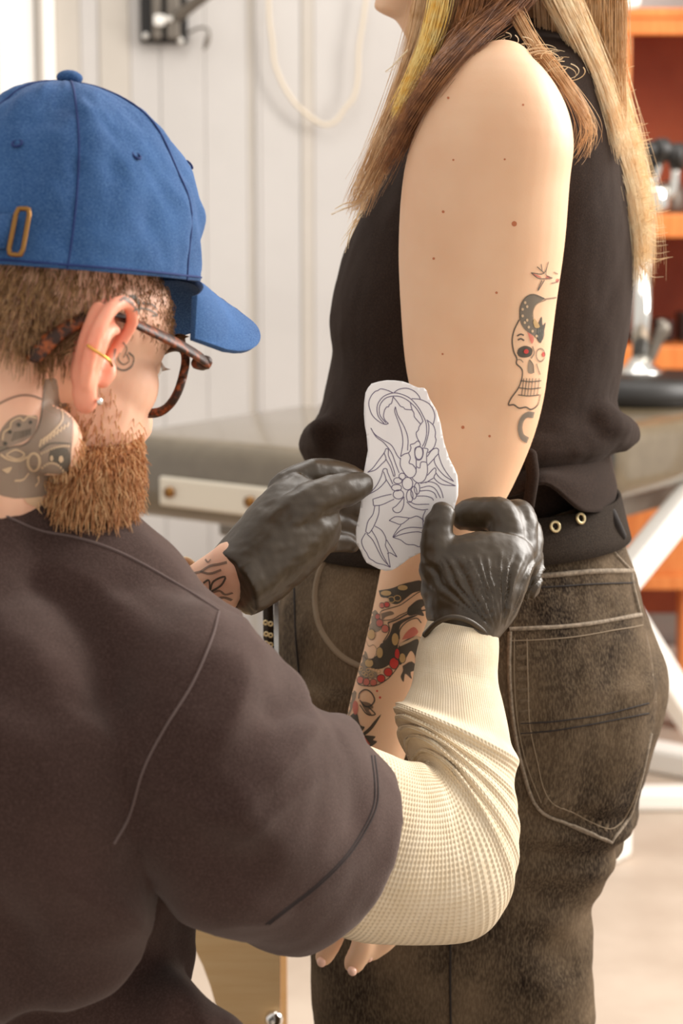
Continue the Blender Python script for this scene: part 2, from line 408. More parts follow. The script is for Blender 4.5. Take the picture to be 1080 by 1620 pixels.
# ================================================================== the setting
YW = 5.2
def emis(name, col, s):
    m = bpy.data.materials.new(name); m.use_nodes = True; b = m.node_tree.nodes['Principled BSDF']
    b.inputs['Base Color'].default_value = col; b.inputs['Emission Color'].default_value = col; b.inputs['Emission Strength'].default_value = s; return m
M['daypane'] = emis('daylit_pane', rgb(244, 240, 234), .3)
add('floor', mesh_of(box((0, 2.6, -.05), (7, 7, .1)), smooth=False), M['floor'], kind='structure')
wall = add('wall_back', mesh_of(box((0, YW+.1, 1.4), (7, .2, 2.8)), smooth=False), M['wall'], kind='structure')
def wx(px): return (px-540)/FPX*YW*1.01
bounds = [(102, 140, .03, 1), (140, 169, .018, 0), (169, 216, .034, 1), (216, 262, .014, 0), (262, 330, .02, 0), (330, 395, .015, 0), (395, 407, .006, 1), (407, 415, .03, 0),
          (415, 478, .016, 0), (478, 497, .028, 1), (497, 640, .012, 0), (640, 660, .024, 1), (660, 800, .012, 0), (800, 815, .024, 1), (815, 960, .012, 0), (960, 1120, .016, 0), (1120, 1300, .012, 0)]
for (a, b, t, k) in bounds:
    t = .004+t*.28
    x0, x1 = wx(a), wx(b)
    o = add('wall_board', mesh_of(box(((x0+x1)/2, YW-t/2, 1.45), (x1-x0-.0005, t, 2.7)), smooth=False), M['wall_tan'] if k else M['wall'], wall)
    bevel(o, .003, 2)
bb = add('baseboard_back', mesh_of(box((.9, YW-.045, .06), (5.0, .02, .12)), smooth=False), M['white'], kind='structure'); bevel(bb, .006)
# the window at the left end of the wall
win = add('window_1', mesh_of(box((wx(20), YW-.012, 1.75), (wx(102)-wx(-62), .022, 2.0)), smooth=False), M['white'], kind='structure')
for (a, b) in ((-60, 0), (20, 73), (88, 101)):
    add('pane', mesh_of(box(((wx(a)+wx(b))/2, YW-.03, 1.75), (wx(b)-wx(a), .012, 1.92)), smooth=False), M['daypane'], win)
for (a, b) in ((0, 5), (5, 20), (73, 80), (80, 88)):
    o = add('window_frame', mesh_of(box(((wx(a)+wx(b))/2, YW-.035-(.012 if b-a > 7 else 0), 1.75), (wx(b)-wx(a)-.002, .05, 2.0)), smooth=False), M['wall_tan'], win); bevel(o, .004)
# the wall mounted screen bracket
yb = YW-.03
def B(px, py, d=0): return P(px, py, yb-d)
br = thing('wall_mount_bracket', B(259, 70), 'black metal screen bracket screwed to the pale wall, its arm reaching up', 'bracket')
c = (B(222, 69)+B(297, 69))/2; w = (B(297, 69)-B(222, 69)).x; zt = 2.05
o = add('back_plate', mesh_of(box((c.x, yb, (c.z+zt)/2), (w, .012, zt-c.z)), smooth=False), M['black'], br); bevel(o, .008, 3)
o = add('rail', mesh_of(box((B(250, 60).x, yb-.02, (c.z+zt)/2+.004), (.022, .03, zt-c.z-.01)), smooth=False), M['greymetal'], br); bevel(o, .004)
o = add('rail', mesh_of(box((B(276, 60).x, yb-.024, (c.z+zt)/2+.004), (.03, .04, zt-c.z-.01)), smooth=False), M['greymetal'], br); bevel(o, .004)
add('arm', tube([B(284, 24, .05), B(330, -12, .14), B(380, -50, .22)], [.014]*3, 10), M['greymetal'], br)
o = add('catch', mesh_of(box(B(252, 32, .045), (.026, .02, .026)), smooth=False), M['white'], br); bevel(o, .005)
add('catch_pin', cyl(B(263, 30, .045), .006, .03, 12, (1, 0, 0)), M['white'], br)
for (x, y) in ((230.5, 57), (285, 64)): add('screw', cyl(B(x, y, .012), .0075, .012, 16, (0, 1, 0)), M['white'], br)
add('plug_lead', join([tube([B(298, 52), B(315, 44, .01), B(328, 46, .02), B(331, 55, .02)], [.003]*4, 8), tube([B(331, 55, .02), B(327, 66, .02), B(323, 78, .02)], [.004, .007, .003], 8)]), M['greymetal'], br)
add('wall_cable', tube([P(x, y, YW-.045) for (x, y) in ((424, -20), (426, 30), (431, 70), (434, 100), (448, 135), (468, 165), (492, 186), (512, 197), (530, 192), (545, 172), (560, 152), (566, 120), (567, 80), (573, 40), (580, -10))], [.0045]*15, 8, 5), M['cable'],
    label='thin cream cable hanging in a slack loop on the pale wall', cat='cable')
# ------------------------------------------------------------------ the bed behind the two people
Bn = Vector((.157, 3.37, 0)); e1 = Vector((.808, -.589, 0)); e2 = Vector((.589, .808, 0)); ZT = .82
bed = thing('tattoo_bed', (Bn-e1*.32+e2*.65)*1.0, 'black vinyl padded tattoo bed standing behind the two people', 'bed')
RB = Matrix((e1, e2, Vector((0, 0, 1)))).transposed()
def bedp(a, b, z): return Bn+e1*a+e2*b+Vector((0, 0, z))
def pad(a0, a1, b0, b1, z0, z1, bev=.04):
    o = add('pad', mesh_of(box(bedp((a0+a1)/2, (b0+b1)/2, (z0+z1)/2), (a1-a0, b1-b0, z1-z0), R=RB)), M['bedvinyl'], bed); bevel(o, bev, 5); return o
pad(-.715, 0, 0, .575, ZT-.148, ZT)
pad(-.715, 0, .585, 1.37, ZT-.14, ZT)
o = add('piping', mesh_of(box(bedp(-.33, .58, ZT-.07), (.64, .02, .12), R=RB)), M['black'], bed); bevel(o, .006)
pl0 = bedp(-.655+.07, -.006, ZT-.098)
o = add('bracket_plate', mesh_of(box(bedp(-.43, -.006, ZT-.092), (.3, .012, .052), R=RB), smooth=False), M['steel'], bed); bevel(o, .005, 3)
for a in (-.553, -.375, -.3): add('bolt', cyl(bedp(a, -.014, ZT-.092), .0095, .012, 16, e2), M['brass'], bed)
o = add('frame_rail', mesh_of(box(bedp(-.33, .7, ZT-.17), (.5, 1.1, .05), R=RB), smooth=False), M['greymetal'], bed); bevel(o, .006)
def beam(p, q, w, h):
    p, q = Vector(p), Vector(q); d = q-p; R = d.to_track_quat('Y', 'Z').to_matrix(); return box((p+q)/2, (w, d.length, h), R=R)
for (p, q) in ((P(960, 950, 3.95), P(1110, 765, 4.12)), (P(985, 965, 4.08), P(1105, 1155, 4.25)), (P(760, 960, 4.0), P(640, 790, 3.9))):
    o = add('strut', mesh_of(beam(p, q, .05, .055), smooth=False), M['white'], bed); bevel(o, .008)
for b, aa in ((.62, .2), (1.2, .1)):
    q = bedp(-.3+aa*.0, b, .03); o = add('foot_bar', mesh_of(box(q, (.62, .07, .06), R=RB), smooth=False), M['white'], bed); bevel(o, .012)
    o = add('post', mesh_of(box(bedp(-.42, b, .35), (.07, .06, .62), R=RB), smooth=False), M['white'], bed); bevel(o, .012)
fb = add('floor_rail', mesh_of(box((P(1080, 1278, 4.2).x, 4.2, .022), (1.3, .06, .044)), smooth=False), M['white'], label='white metal rail lying along the floor behind the jeans', cat='rail'); bevel(fb, .01)
# ------------------------------------------------------------------ chrome stand with a round black foot, on the bed
sx, sy = .60, 4.30
sd = thing('clamp_stand', (sx, sy, ZT), 'chrome pole stand with knobbed clamp on a round black base, on the bed', 'stand')
add('base_disc', lathe((sx, sy, ZT), [(.15, 0), (.157, .006), (.157, .03), (.15, .042), (.146, .05), (.05, .056), (.0, .057)], 48), M['black'], sd)
add('flange', lathe((sx-.0, sy, ZT+.054), [(.048, 0), (.046, .006), (.03, .016), (.022, .03), (.0, .032)], 32), M['chrome'], sd)
add('lower_tube', cyl((sx, sy, ZT+.16), .0185, .24, 28), M['chrome'], sd)
add('upper_tube', cyl((sx+.006, sy, ZT+.36), .0155, .26, 28), M['chrome'], sd)
def SP(px, py, d=0): return P(px, py, sy-d)
o = add('clamp', lathe(SP(1032, 335), [(.03, 0), (.034, .012), (.034, .04), (.026, .055), (0, .056)], 28), M['chrome'], sd)
add('yoke_arm', tube([SP(1032, 300), SP(1036, 280), SP(1043, 258)], [.009]*3, 10), M['chrome'], sd)
add('yoke_arm', tube([SP(1052, 318), SP(1064, 300), SP(1068, 272), SP(1064, 258)], [.009]*4, 10), M['chrome'], sd)
for (x, y, r, ax) in ((1030, 240, .021, (1, .3, 0)), (1046, 238, .024, (1, .3, 0)), (1072, 248, .027, (1, -.4, 0))):
    o = add('knob', cyl(SP(x, y, .02), r, .03, 28, ax), M['black'], sd); bevel(o, .008, 3)
add('lever', tube([SP(1029, 566), SP(1040, 540), SP(1050, 520), SP(1046, 510)], [.010, .011, .014, .008], 12), M['greymetal'], sd)
# ------------------------------------------------------------------ orange wood hutch at the right
YH = 4.86
hx0 = P(962, 300, YH).x; hx1 = hx0+.98
def hz(py): return P(1000, py, YH).z
hut = thing('glazed_hutch', ((hx0+hx1)/2, YH+.1, 0), 'orange wood hutch cabinet with glazed doors beyond the blond hair', 'cabinet')
def hb(name, x0, x1, z0, z1, y0, y1, m, bv=.004, par=None):
    o = add(name, mesh_of(box(((x0+x1)/2, (y0+y1)/2, (z0+z1)/2), (x1-x0, y1-y0, z1-z0)), smooth=False), m, par or hut)
    if bv: bevel(o, bv)
    return o
zt_, z2a, z2b, z3a, z3b = hz(16), hz(338), hz(376), hz(547), hz(584)
hb('back_panel', hx0, hx1, .2, zt_-.01, YH+.29, YH+.305, M['darkwood'])
hb('side_panel', hx0, hx0+.02, .2, zt_, YH, YH+.3, M['orange']); hb('side_panel', hx1-.02, hx1, .2, zt_, YH, YH+.3, M['orange'])
hb('top_panel', hx0-.015, hx1+.015, zt_-.018, zt_+.004, YH-.02, YH+.3, M['orange'])
xs = P(996, 200, YH).x
hb('stile', hx0, xs-.012, z3b, zt_-.016, YH-.012, YH+.012, M['orange']); hb('stile_bead', xs-.012, xs, z3b, hz(55), YH-.006, YH+.012, M['orange'])
hb('stile', hx0+.45, hx0+.52, z3b, zt_-.016, YH-.012, YH+.012, M['orange'])
hb('rail', hx0, hx1, hz(56), zt_-.016, YH-.014, YH+.012, M['orange']); hb('rail', hx0, hx1, z2b, z2a, YH-.014, YH+.28, M['orange']); hb('rail', hx0, hx1, z3b, z3a, YH-.014, YH+.28, M['orange'])
hb('glass_pane', xs, hx0+.45, z2a, hz(55), YH+.002, YH+.006, M['glass'], 0); hb('glass_pane', xs, hx0+.45, z3a, z2b, YH+.002, YH+.006, M['glass'], 0)
zd0, zd1 = hz(912), hz(786)
hb('drawer_box', hx0-.02, hx1, zd0, zd1+.05, YH-.06, YH+.28, M['orange']); hb('drawer_front', P(1000, 850, YH).x-.05, hx1-.02, zd0+.012, zd1, YH-.085, YH-.06, M['orange'])
hb('drawer_lip', hx0-.02, hx1, zd0-.012, zd0+.02, YH-.10, YH-.05, M['orange'])
hb('leg', P(1070, 950, YH).x, P(1090, 950, YH).x, 0, zd0, YH-.06, YH, M['orange']); hb('leg', hx1-.04, hx1, 0, zd0, YH-.06, YH, M['orange'])
hb('leg', hx0-.01, hx0+.03, 0, zd0, YH+.2, YH+.26, M['orange'])
for i, (x, w, h) in enumerate(((1008, .05, .02), (1044, .045, .05), (1086, .045, .065))):
    q = P(x, 546, YH+.15); o = add('storage_box', mesh_of(box((q.x, q.y, z3a+h/2), (w, .1, h)), smooth=False), M['black'], label=['flat black box left on the hutch shelf by the chrome pole', 'small black box in the middle on the low hutch shelf', 'tall black box at the right of the low hutch shelf'][i], cat='box', group='black boxes on the hutch shelf'); bevel(o, .006)
q = P(1062, 336, YH+.12); o = add('jar', lathe((q.x, q.y, z2a), [(.03, 0), (.032, .01), (.032, .05), (.024, .058), (.024, .07), (0, .072)], 24), M['greymetal'], label='grey lidded jar on the upper shelf of the hutch', cat='jar')
o = add('storage_bin', mesh_of(box(((hx0+hx1)/2+.2, YH+.14, zt_+.064), (.86, .22, .12)), smooth=False), M['greymetal'], label='long grey bin resting on top of the orange hutch', cat='bin'); bevel(o, .01)
# ------------------------------------------------------------------ white lamp head behind the hair
YL = 4.1
lc = P(955, 52, YL)
lamp = thing('ceiling_lamp', (lc.x, lc.y, lc.z), 'white stepped lamp head hanging beyond the blond hair, top right', 'lamp')
s = YL/FPX
add('shade', lathe(lc, [(.0, 0), (24*s, 0), (27*s, .004), (29*s, .03), (29*s, .042), (52*s, .046), (55*s, .055), (55*s, .08), (48*s, .095), (20*s, .11), (0, .112)], 40), M['lampwhite'], lamp)
add('cord', cyl((lc.x, lc.y, lc.z+.5), .006, .8, 10), M['lampwhite'], lamp)
# ------------------------------------------------------------------ plywood stool between the man and the standing person
YS = 2.12
def stool():
    st = thing('plywood_stool', (P(200, 1620, YS).x, YS+.13, 0), 'birch plywood stool with arched side panel, behind the seated man', 'stool')
    cx = P(200, 1600, YS).x; xr = P(443, 1600, YS).x; hw = xr-cx; apex = P(200, 1432, YS).z; top = P(200, 1345, YS).z
    aw = P(362, 1600, YS).x-cx
    def panel(y0):
        arch = [(aw*1.04, 0)]+[(aw*1.02*math.cos(a)**.75, apex-.26+.26*math.sin(a)) for a in np.linspace(0.0, math.pi/2, 14)]
        out = [(hw, 0), (hw, top)]
        poly = arch+[(-x, z) for (x, z) in reversed(arch[:-1])]
        outer = [(-hw, 0), (-hw, top), (hw, top), (hw, 0)]
        ring = poly+outer
        bm = bmesh.new(); v = [bm.verts.new((cx+x, y0, z)) for (x, z) in ring]; f = bm.faces.new(v)
        r = bmesh.ops.extrude_face_region(bm, geom=[f]); bmesh.ops.translate(bm, vec=(0, .02, 0), verts=[g for g in r['geom'] if isinstance(g, bmesh.types.BMVert)])
        bmesh.ops.recalc_face_normals(bm, faces=bm.faces); me = bpy.data.meshes.new('p'); bm.to_mesh(me); bm.free()
        o = add('side_panel', me, M['ply'], st); me.materials.append(M['plyedge'])
        for p in me.polygons:
            if abs(p.normal.y) < .5: p.material_index = 1
        return o
    panel(YS); panel(YS+.26)
    o = add('seat', mesh_of(box((cx, YS+.14, top+.012), (hw*2+.02, .32, .024)), smooth=False), M['ply'], st); bevel(o, .006)
    q = P(433, 1612, YS-.006); add('bolt', lathe(q, [(0.0095, 0), (.0095, .004), (.006, .008), (0, .009)], 16, (0, -1, 0)), M['silver'], st)
stool()
# ================================================================== the standing person
YT = 1.96                         # distance of the body's middle; the near arm hangs in front of it
YA = 1.77
wom = thing('person', (.08, YT, 0), 'standing person in black sleeveless top and washed black jeans, tattooed bare left arm', 'person')
# --- skin: neck, head, trunk, both arms and hands in one surface
arm = loft([ST(728, 122, 850, 128, YA+.025, .045), ST(676, 158, 892, 175, YA+.01, .058), ST(652, 215, 907, 225, YA, .064), ST(636, 290, 901, 285, YA, .063), ST(630, 390, 893, 385, YA, .060),
            ST(633, 480, 880, 478, YA, .057), ST(640, 570, 869, 565, YA, .053), ST(652, 640, 858, 640, YA, .048), ST(655, 705, 838, 708, YA-.005, .044), ST(640, 770, 800, 790, YA-.01, .042),
            ST(618, 830, 756, 852, YA-.012, .041), ST(604, 890, 722, 915, YA-.014, .039), ST(590, 960, 704, 985, YA-.014, .036), ST(572, 1040, 684, 1062, YA-.014, .032), ST(553, 1110, 660, 1135, YA-.012, .028),
            ST(543, 1170, 640, 1200, YA-.012, .023), ST(538, 1230, 626, 1255, YA-.012, .021)], 36, 4, (.02, .01))
YH_ = YA-.012
palm = loft([ST(540, 1222, 626, 1245, YH_, .02), ST(526, 1280, 640, 1300, YH_, .019), ST(512, 1330, 640, 1350, YH_-.002, .017), ST(505, 1380, 624, 1398, YH_-.004, .015)], 24, 4, (.01, .012))
fing = [ptube([(612, 1385, YH_-.004, 17), (622, 1442, YH_-.014, 20.4), (616, 1480, YH_-.020, 19.2), (588, 1504, YH_-.020, 18.6)], 12),
        ptube([(582, 1390, YH_-.004, 17), (580, 1452, YH_-.020, 21.0), (574, 1494, YH_-.028, 20.4), (560, 1524, YH_-.028, 19.2)], 12),
        ptube([(548, 1392, YH_-.002, 17), (536, 1452, YH_-.008, 19.2), (526, 1487, YH_-.010, 18.6), (512, 1514, YH_-.010, 16.8)], 12),
        ptube([(520, 1388, YH_, 15), (502, 1442, YH_, 16.8), (494, 1468, YH_, 15.6), (488, 1484, YH_, 14.4)], 12),
        ptube([(620, 1290, YH_-.01, 20), (640, 1340, YH_-.03, 18), (640, 1385, YH_-.036, 16), (632, 1432, YH_-.036, 15.6)], 12)]
torso_b = loft([ST(700, 60, 880, 60, YT, .08), ST(690, 110, 925, 110, YT, .15), ST(660, 200, 950, 200, YT, .155), ST(625, 320, 955, 320, YT, .14), ST(590, 430, 960, 430, YT, .13),
                ST(560, 560, 950, 560, YT, .12), ST(550, 680, 935, 680, YT, .12), ST(525, 800, 940, 800, YT, .12), ST(490, 920, 960, 920, YT, .14), ST(500, 1050, 980, 1050, YT, .145)], 36, 4, (.02, .02))
hc = P(745, -150, YT)             # head, out of the frame above
neck = tube([P(800, 110, YT), P(775, 30, YT), P(760, -60, YT)], [.062, .055, .056], 20)
chin = loft([ST(592, 5, 700, 40, YT, .03), ST(596, -20, 790, 20, YT, .052), ST(590, -70, 860, -40, YT, .066), ST(592, -140, 900, -120, YT, .074), ST(590, -200, 910, -190, YT, .077), ST(620, -290, 890, -290, YT, .066), ST(690, -340, 820, -340, YT, .035)], 28, 4, (.012, .015))
throat = loft([ST(600, -10, 790, -30, YT, .045), ST(628, 35, 830, 60, YT, .05), ST(652, 80, 850, 100, YT, .055), ST(668, 125, 880, 140, YT, .07)], 24, 4)
nose = tube([P(586, -170, YT), P(566, -130, YT), P(560, -110, YT), P(585, -100, YT)], [.008, .011, .012, .01], 10)
lips = ellip(P(585, -62, YT), [(.012, 0, 0), (0, .024, 0), (0, 0, .012)])
YF = YT+.19
farm = tube([P(770, 150, YF-.02), P(760, 400, YF+.01), P(745, 780, YF+.02), P(640, 1000, YF+.02), P(590, 1200, YF)], [.055, .05, .042, .038, .026], 20)
fhand = [loft([ST(570, 1190, 615, 1200, YF, .022), ST(545, 1300, 615, 1310, YF, .03), ST(535, 1370, 600, 1380, YF, .03)], 16, 3, (.01, .01))]+[tube([P(568, 1370, YF+k), P(560, 1430, YF+k), P(548, 1480, YF+k)], [.0085, .008, .007], 8) for k in (-.027, -.009, .009, .027)]+[tube([P(560, 1260, YF-.02), P(535, 1320, YF-.035), P(528, 1370, YF-.035)], [.01, .009, .008], 8)]
body_w = solid([arm, palm, torso_b, neck, chin, throat, nose, lips, farm]+fing+fhand, .0030, 7, .5)
skinw = add('body', body_w, M['skinw'], wom)
bvw = bvh_of(body_w)
# the face, above the frame
for s in (1, -1):
    add('eye', ellip(P(604, -172, YT)+Vector((.0095, s*.031, 0)), [(.011, 0, 0), (0, .012, 0), (0, 0, .009)]), M['white'], skinw)
    add('iris', ellip(P(604, -172, YT)+Vector((.0005, s*.031, -.001)), [(.003, 0, 0), (0, .0055, 0), (0, 0, .0055)]), M['black'], skinw)
    add('eyebrow', strands([np.array([P(598, -205, YT)+Vector((.012*k, s*(.014+.034*k), .003*math.sin(3*k))), P(596, -208, YT)+Vector((.014*k, s*(.018+.036*k), .003*math.sin(3*k)))]) for k in np.linspace(0, 1, 70)], .0005), M['hairbrown'], skinw)
# nails on the visible fingers
for (x, y, Y, dx, dy) in ((582, 1513, YH_-.028, -12, 7), (557, 1536, YH_-.037, -5, 11), (508, 1522, YH_-.018, -7, 10)):
    c = P(x, y, Y); a = P(x+dy*.65, y-dx*.65, Y)-c; b = P(x+dx*.55, y+dy*.55, Y)-c
    add('fingernail', ellip(c, [a, b, (0, -.004, -.001)], 14, 8), M['nail'], skinw)
# --- sleeveless top
def top_disp(v, n):
    p = topx(v); d = .0022*fbm(v, 14, 3)
    k = smooth01(p[1], 600, 700)
    d += k*.004*fbm(Vector((v.x*8, v.y*8, v.z*40)), 1.0, 5)
    return d
tp = [loft([ST(722, 42, 880, 36, YT, .075), ST(700, 60, 905, 55, YT, .10), ST(672, 100, 948, 95, YT, .163), ST(640, 170, 975, 180, YT, .172), ST(600, 270, 988, 290, YT, .168), ST(558, 365, 998, 370, YT, .163),
             ST(530, 450, 1000, 440, YT, .156), ST(521, 520, 995, 510, YT, .15), ST(527, 562, 985, 565, YT, .145), ST(512, 625, 974, 620, YT, .147), ST(497, 680, 978, 655, YT, .152), ST(496, 712, 992, 682, YT, .154), ST(512, 735, 975, 706, YT, .146), ST(515, 760, 948, 735, YT, .138), ST(512, 800, 948, 780, YT, .134)], 48, 4, (.004, .006)),
      tube([P(880, 640, YT-.09), P(950, 672, YT-.07), P(984, 690, YT-.01)], [.016, .022, .016], 14),
      tube([P(700, 712, YT-.145), P(800, 716, YT-.145), P(900, 712, YT-.11), P(960, 698, YT-.05)], [.012, .014, .014, .012], 14),
      tube([P(520, 690, YT-.06), P(508, 708, YT), P(520, 700, YT+.06)], [.02, .022, .02], 14)]
top_me = solid(tp, .0045, 6, .5, top_disp)
top = add('sleeveless_top', top_me, M['top'], wom)
# the loose hem hanging over the belt: a thin folded sheet around the waist
def skirt(stations, n, sub, thick):
    """open sheet through lists of world points (rows), solidified"""
    rows = [[np.array(p) for p in catmull(r, sub)] for r in stations]
    cols = []
    for k in range(len(rows[0])): cols.append(catmull([r[k] for r in rows], n))
    V = [v for c in cols for v in c]; m = len(cols[0]); F = [(i*m+j, (i+1)*m+j, (i+1)*m+j+1, i*m+j+1) for i in range(len(cols)-1) for j in range(m-1)]
    return V, F, thick
rows = [[P(760, 722, YT-.15), P(810, 722, YT-.146), P(860, 716, YT-.130), P(910, 708, YT-.098), P(948, 700, YT-.05), P(962, 694, YT+.02)],
        [P(762, 750, YT-.158), P(812, 748, YT-.152), P(862, 740, YT-.138), P(918, 735, YT-.108), P(960, 735, YT-.055), P(970, 740, YT+.02)],
        [P(766, 772, YT-.160), P(815, 772, YT-.160), P(864, 750, YT-.152), P(925, 772, YT-.128), P(972, 772, YT-.062), P(975, 770, YT+.02)],
        [P(770, 790, YT-.162), P(812, 782, YT-.164), P(864, 764, YT-.160), P(922, 808, YT-.136), P(966, 806, YT-.062), P(968, 800, YT+.02)]]
V, F, th = skirt(rows, 6, 6, .003)
o = add('hem', (V, F), M['top'], top, label='loose hem of the black top hanging over the belt'); md = o.modifiers.new('s', 'SOLIDIFY'); md.thickness = .003
# --- jeans
def jean_disp(v, n):
    p = topx(v); d = .0016*fbm(v, 16, 9)
    k = smooth01(p[1], 1300, 1480)*smooth01(p[0], 760, 900)
    d += k*.010*fbm(Vector((v.x*9+v.z*6, v.y*6, v.z*16)), 1.0, 21, 2)
    w = smooth01(p[1], 1230, 1330)*(1-smooth01(p[1], 1330, 1440))*smooth01(p[0], 800, 880)
    d += w*.004*math.sin(v.z*170+v.x*30)
    k2 = (1-smooth01(p[1], 960, 1010))*smooth01(p[1], 850, 880); d += k2*.003*fbm(Vector((v.x*40, v.y*20, v.z*14)), 1.0, 4, 2)
    k3 = smooth01(p[0], 800, 900)*smooth01(p[1], 1010, 1080)*(1-smooth01(p[1], 1250, 1330)); d += k3*.005*fbm(Vector((v.x*16, v.y*10, v.z*7)), 1.0, 13, 2)
    return d
YN, YG = YT-.085, YT+.085
zf = .03
def W3(x, y, z): return Vector((x, y, z))
def legst(xl, xr, Y, z, dep): return (W3((xl+xr)/2, Y, z), W3((xr-xl)/2, 0, 0), dep)
xl, xr = P(494, 1620, YN).x, P(937, 1620, YN).x
hips = loft([ST(500, 800, 962, 792, YT, .138), ST(482, 840, 978, 832, YT, .146), ST(462, 890, 998, 890, YT, .158), ST(444, 950, 1014, 950, YT, .170), ST(440, 1010, 1034, 1005, YT, .176), ST(443, 1070, 1050, 1060, YT, .178),
             ST(448, 1140, 1043, 1125, YT, .176), ST(455, 1200, 1028, 1195, YT, .172), ST(470, 1260, 1005, 1270, YT, .165), ST(490, 1310, 970, 1330, YT, .14)], 48, 4, (.004, .02), 2.25)
near = loft([ST(446, 1080, 1040, 1070, YN, .085), ST(450, 1180, 1034, 1170, YN, .088), ST(460, 1270, 1010, 1270, YN, .086), ST(470, 1340, 982, 1335, YN, .083), ST(478, 1400, 956, 1395, YN, .080), ST(484, 1450, 943, 1440, YN, .078), ST(489, 1520, 943, 1500, YN, .076), ST(495, 1620, 936, 1620, YN, .074),
             legst(xl+.01, xr-.01, YN, .45, .072), legst(xl+.02, xr-.015, YN, .25, .07), legst(xl+.02, xr-.01, YN, .06, .072)], 36, 4, (.01, .006))
far = loft([ST(470, 1080, 1020, 1070, YG, .085), ST(480, 1200, 1010, 1190, YG, .086), ST(500, 1340, 960, 1335, YG, .083), ST(515, 1450, 925, 1440, YG, .078), ST(525, 1620, 905, 1620, YG, .074),
            legst(xl+.03, xr-.01, YG, .3, .07), legst(xl+.035, xr, YG, .06, .072)], 32, 4, (.01, .006))
jean_me = solid([hips, near, far], .0045, 5, .5, jean_disp)
jeans = add('jeans', jean_me, M['denim'], wom); bvj = bvh_of(jean_me)
# yoke, pockets and seams follow the cloth
def seam(pts, w, high, m, name='seam', par=None, bv=None, eps=.0004): return add(name, mesh_of(stroke(bv or bvj, pts, w, eps, high)), m, par or jeans)
pk = [(804, 996), (900, 992), (1012, 972), (1026, 1040), (1036, 1110), (1030, 1150), (1012, 1230), (994, 1290), (965, 1333), (905, 1308), (850, 1278), (826, 1215), (811, 1140), (804, 1060)]
me = mesh_of(patch(bvj, pk, 6, .0012, 1)); o = add('back_pocket', me, M['denim'], jeans); md = o.modifiers.new('s', 'SOLIDIFY'); md.thickness = .0022; md.offset = 0
bvp = bvh_of(me)
seam([(804, 996), (850, 994), (900, 991), (960, 983), (1010, 973)], .0022, .0016, M['fade'], 'pocket_edge', eps=.0023)
seam([(808, 1014), (860, 1012), (920, 1006), (1012, 990)], .0007, .0008, M['stitch'], 'stitching', eps=.0023)
seam([(806, 1000), (805, 1060), (811, 1140), (826, 1215), (850, 1276), (905, 1307), (964, 1331)], .0018, .0016, M['fade'], 'pocket_edge', eps=.0023)
seam([(964, 1331), (992, 1291), (1010, 1232), (1026, 1160)], .0016, .0012, M['fade'], 'pocket_edge', eps=.0023)
seam([(832, 1010), (833, 1070), (836, 1140), (848, 1200), (866, 1262), (910, 1285), (962, 1312), (992, 1278), (1012, 1222)], .0007, .0008, M['stitch'], 'stitching', eps=.0023)
seam([(812, 1010), (812, 1070), (817, 1140), (832, 1210), (855, 1268)], .0006, .0008, M['stitch'], 'stitching', eps=.0023)
for dy in (0, 20): seam([(822, 1143+dy*.8), (880, 1140+dy*.7), (960, 1128+dy*.6), (1022, 1112+dy*.8)], .0008, .0009, M['stitchdark'], 'stitching', eps=.0023)
seam([(838, 912), (880, 909), (940, 904), (1000, 903)], .0024, .0018, M['fade'], 'yoke_seam')
seam([(838, 930), (880, 928), (940, 924), (1003, 922)], .0008, .0009, M['stitchdark'], 'stitching')
seam([(998, 908), (1001, 930), (1012, 975), (1026, 1040), (1034, 1110)], .0016, .0016, M['fade'], 'back_seam')
seam([(838, 866), (880, 864), (925, 856), (958, 842), (972, 822)], .0020, .0018, M['fade'], 'waistband_edge')
seam([(960, 845), (968, 870), (985, 890), (1000, 905)], .0012, .0012, M['fade'], 'back_seam')
seam([(522, 876), (508, 900), (500, 930), (500, 965), (510, 1000), (535, 1033), (565, 1052), (600, 1062)], .0028, .0022, M['stitch'], 'front_pocket_edge')
seam([(712, 1490), (712, 1560), (713, 1640)], .0010, .0012, M['stitchdark'], 'side_seam')
seam([(466, 930), (468, 1000), (473, 1060), (476, 1100)], .0008, .0009, M['stitchdark'], 'stitching')
seam([(500, 882), (560, 884), (640, 880)], .0012, .0012, M['stitchdark'], 'waistband_edge')
for i in range(9): seam([(815+i*.9, 1025+i*17), (832+i*1.2, 1022+i*17)], .0030, .0007, M['pucker'], 'pucker', eps=.0023)
for i in range(9): seam([(858+i*12, 1270+i*5.6), (866+i*11.5, 1255+i*6)], .0028, .0007, M['pucker'], 'pucker', eps=.0023)
# --- belt with eyelets
def ringst(z_l, z_r, xl_, xr_, dep): return ST(xl_, z_l, xr_, z_r, YT, dep)
def beltband(off):
    rr = []
    for k in range(72):
        q = 2*math.pi*k/72; cs, sn = math.cos(q), math.sin(q)
        e = 2/2.25
        row = []
        for (l, r, yl, yr, dep) in ((496, 966, 792, 776, .140), (484, 978, 838, 826, .147), (478, 982, 858, 842, .151)):
            L = P(l, yl, YT); R = P(r, yr, YT); c = (L+R)/2; a = (R-L)/2
            row.append(c+a*(1+off/a.length)*math.copysign(abs(cs)**e, cs)+Vector((0, -1, 0))*(dep+off)*math.copysign(abs(sn)**e, sn))
        rr.append(row)
    V = [p for r in rr for p in r]; F = []
    for i in range(72):
        j = (i+1) % 72
        for t in range(2): F.append((i*3+t, j*3+t, j*3+t+1, i*3+t+1))
    return V, F
belt_me = mesh_of(beltband(.0075)); belt = add('belt', belt_me, M['belt'], wom); md = belt.modifiers.new('s', 'SOLIDIFY'); md.thickness = .004
bvb = bvh_of(belt_me)
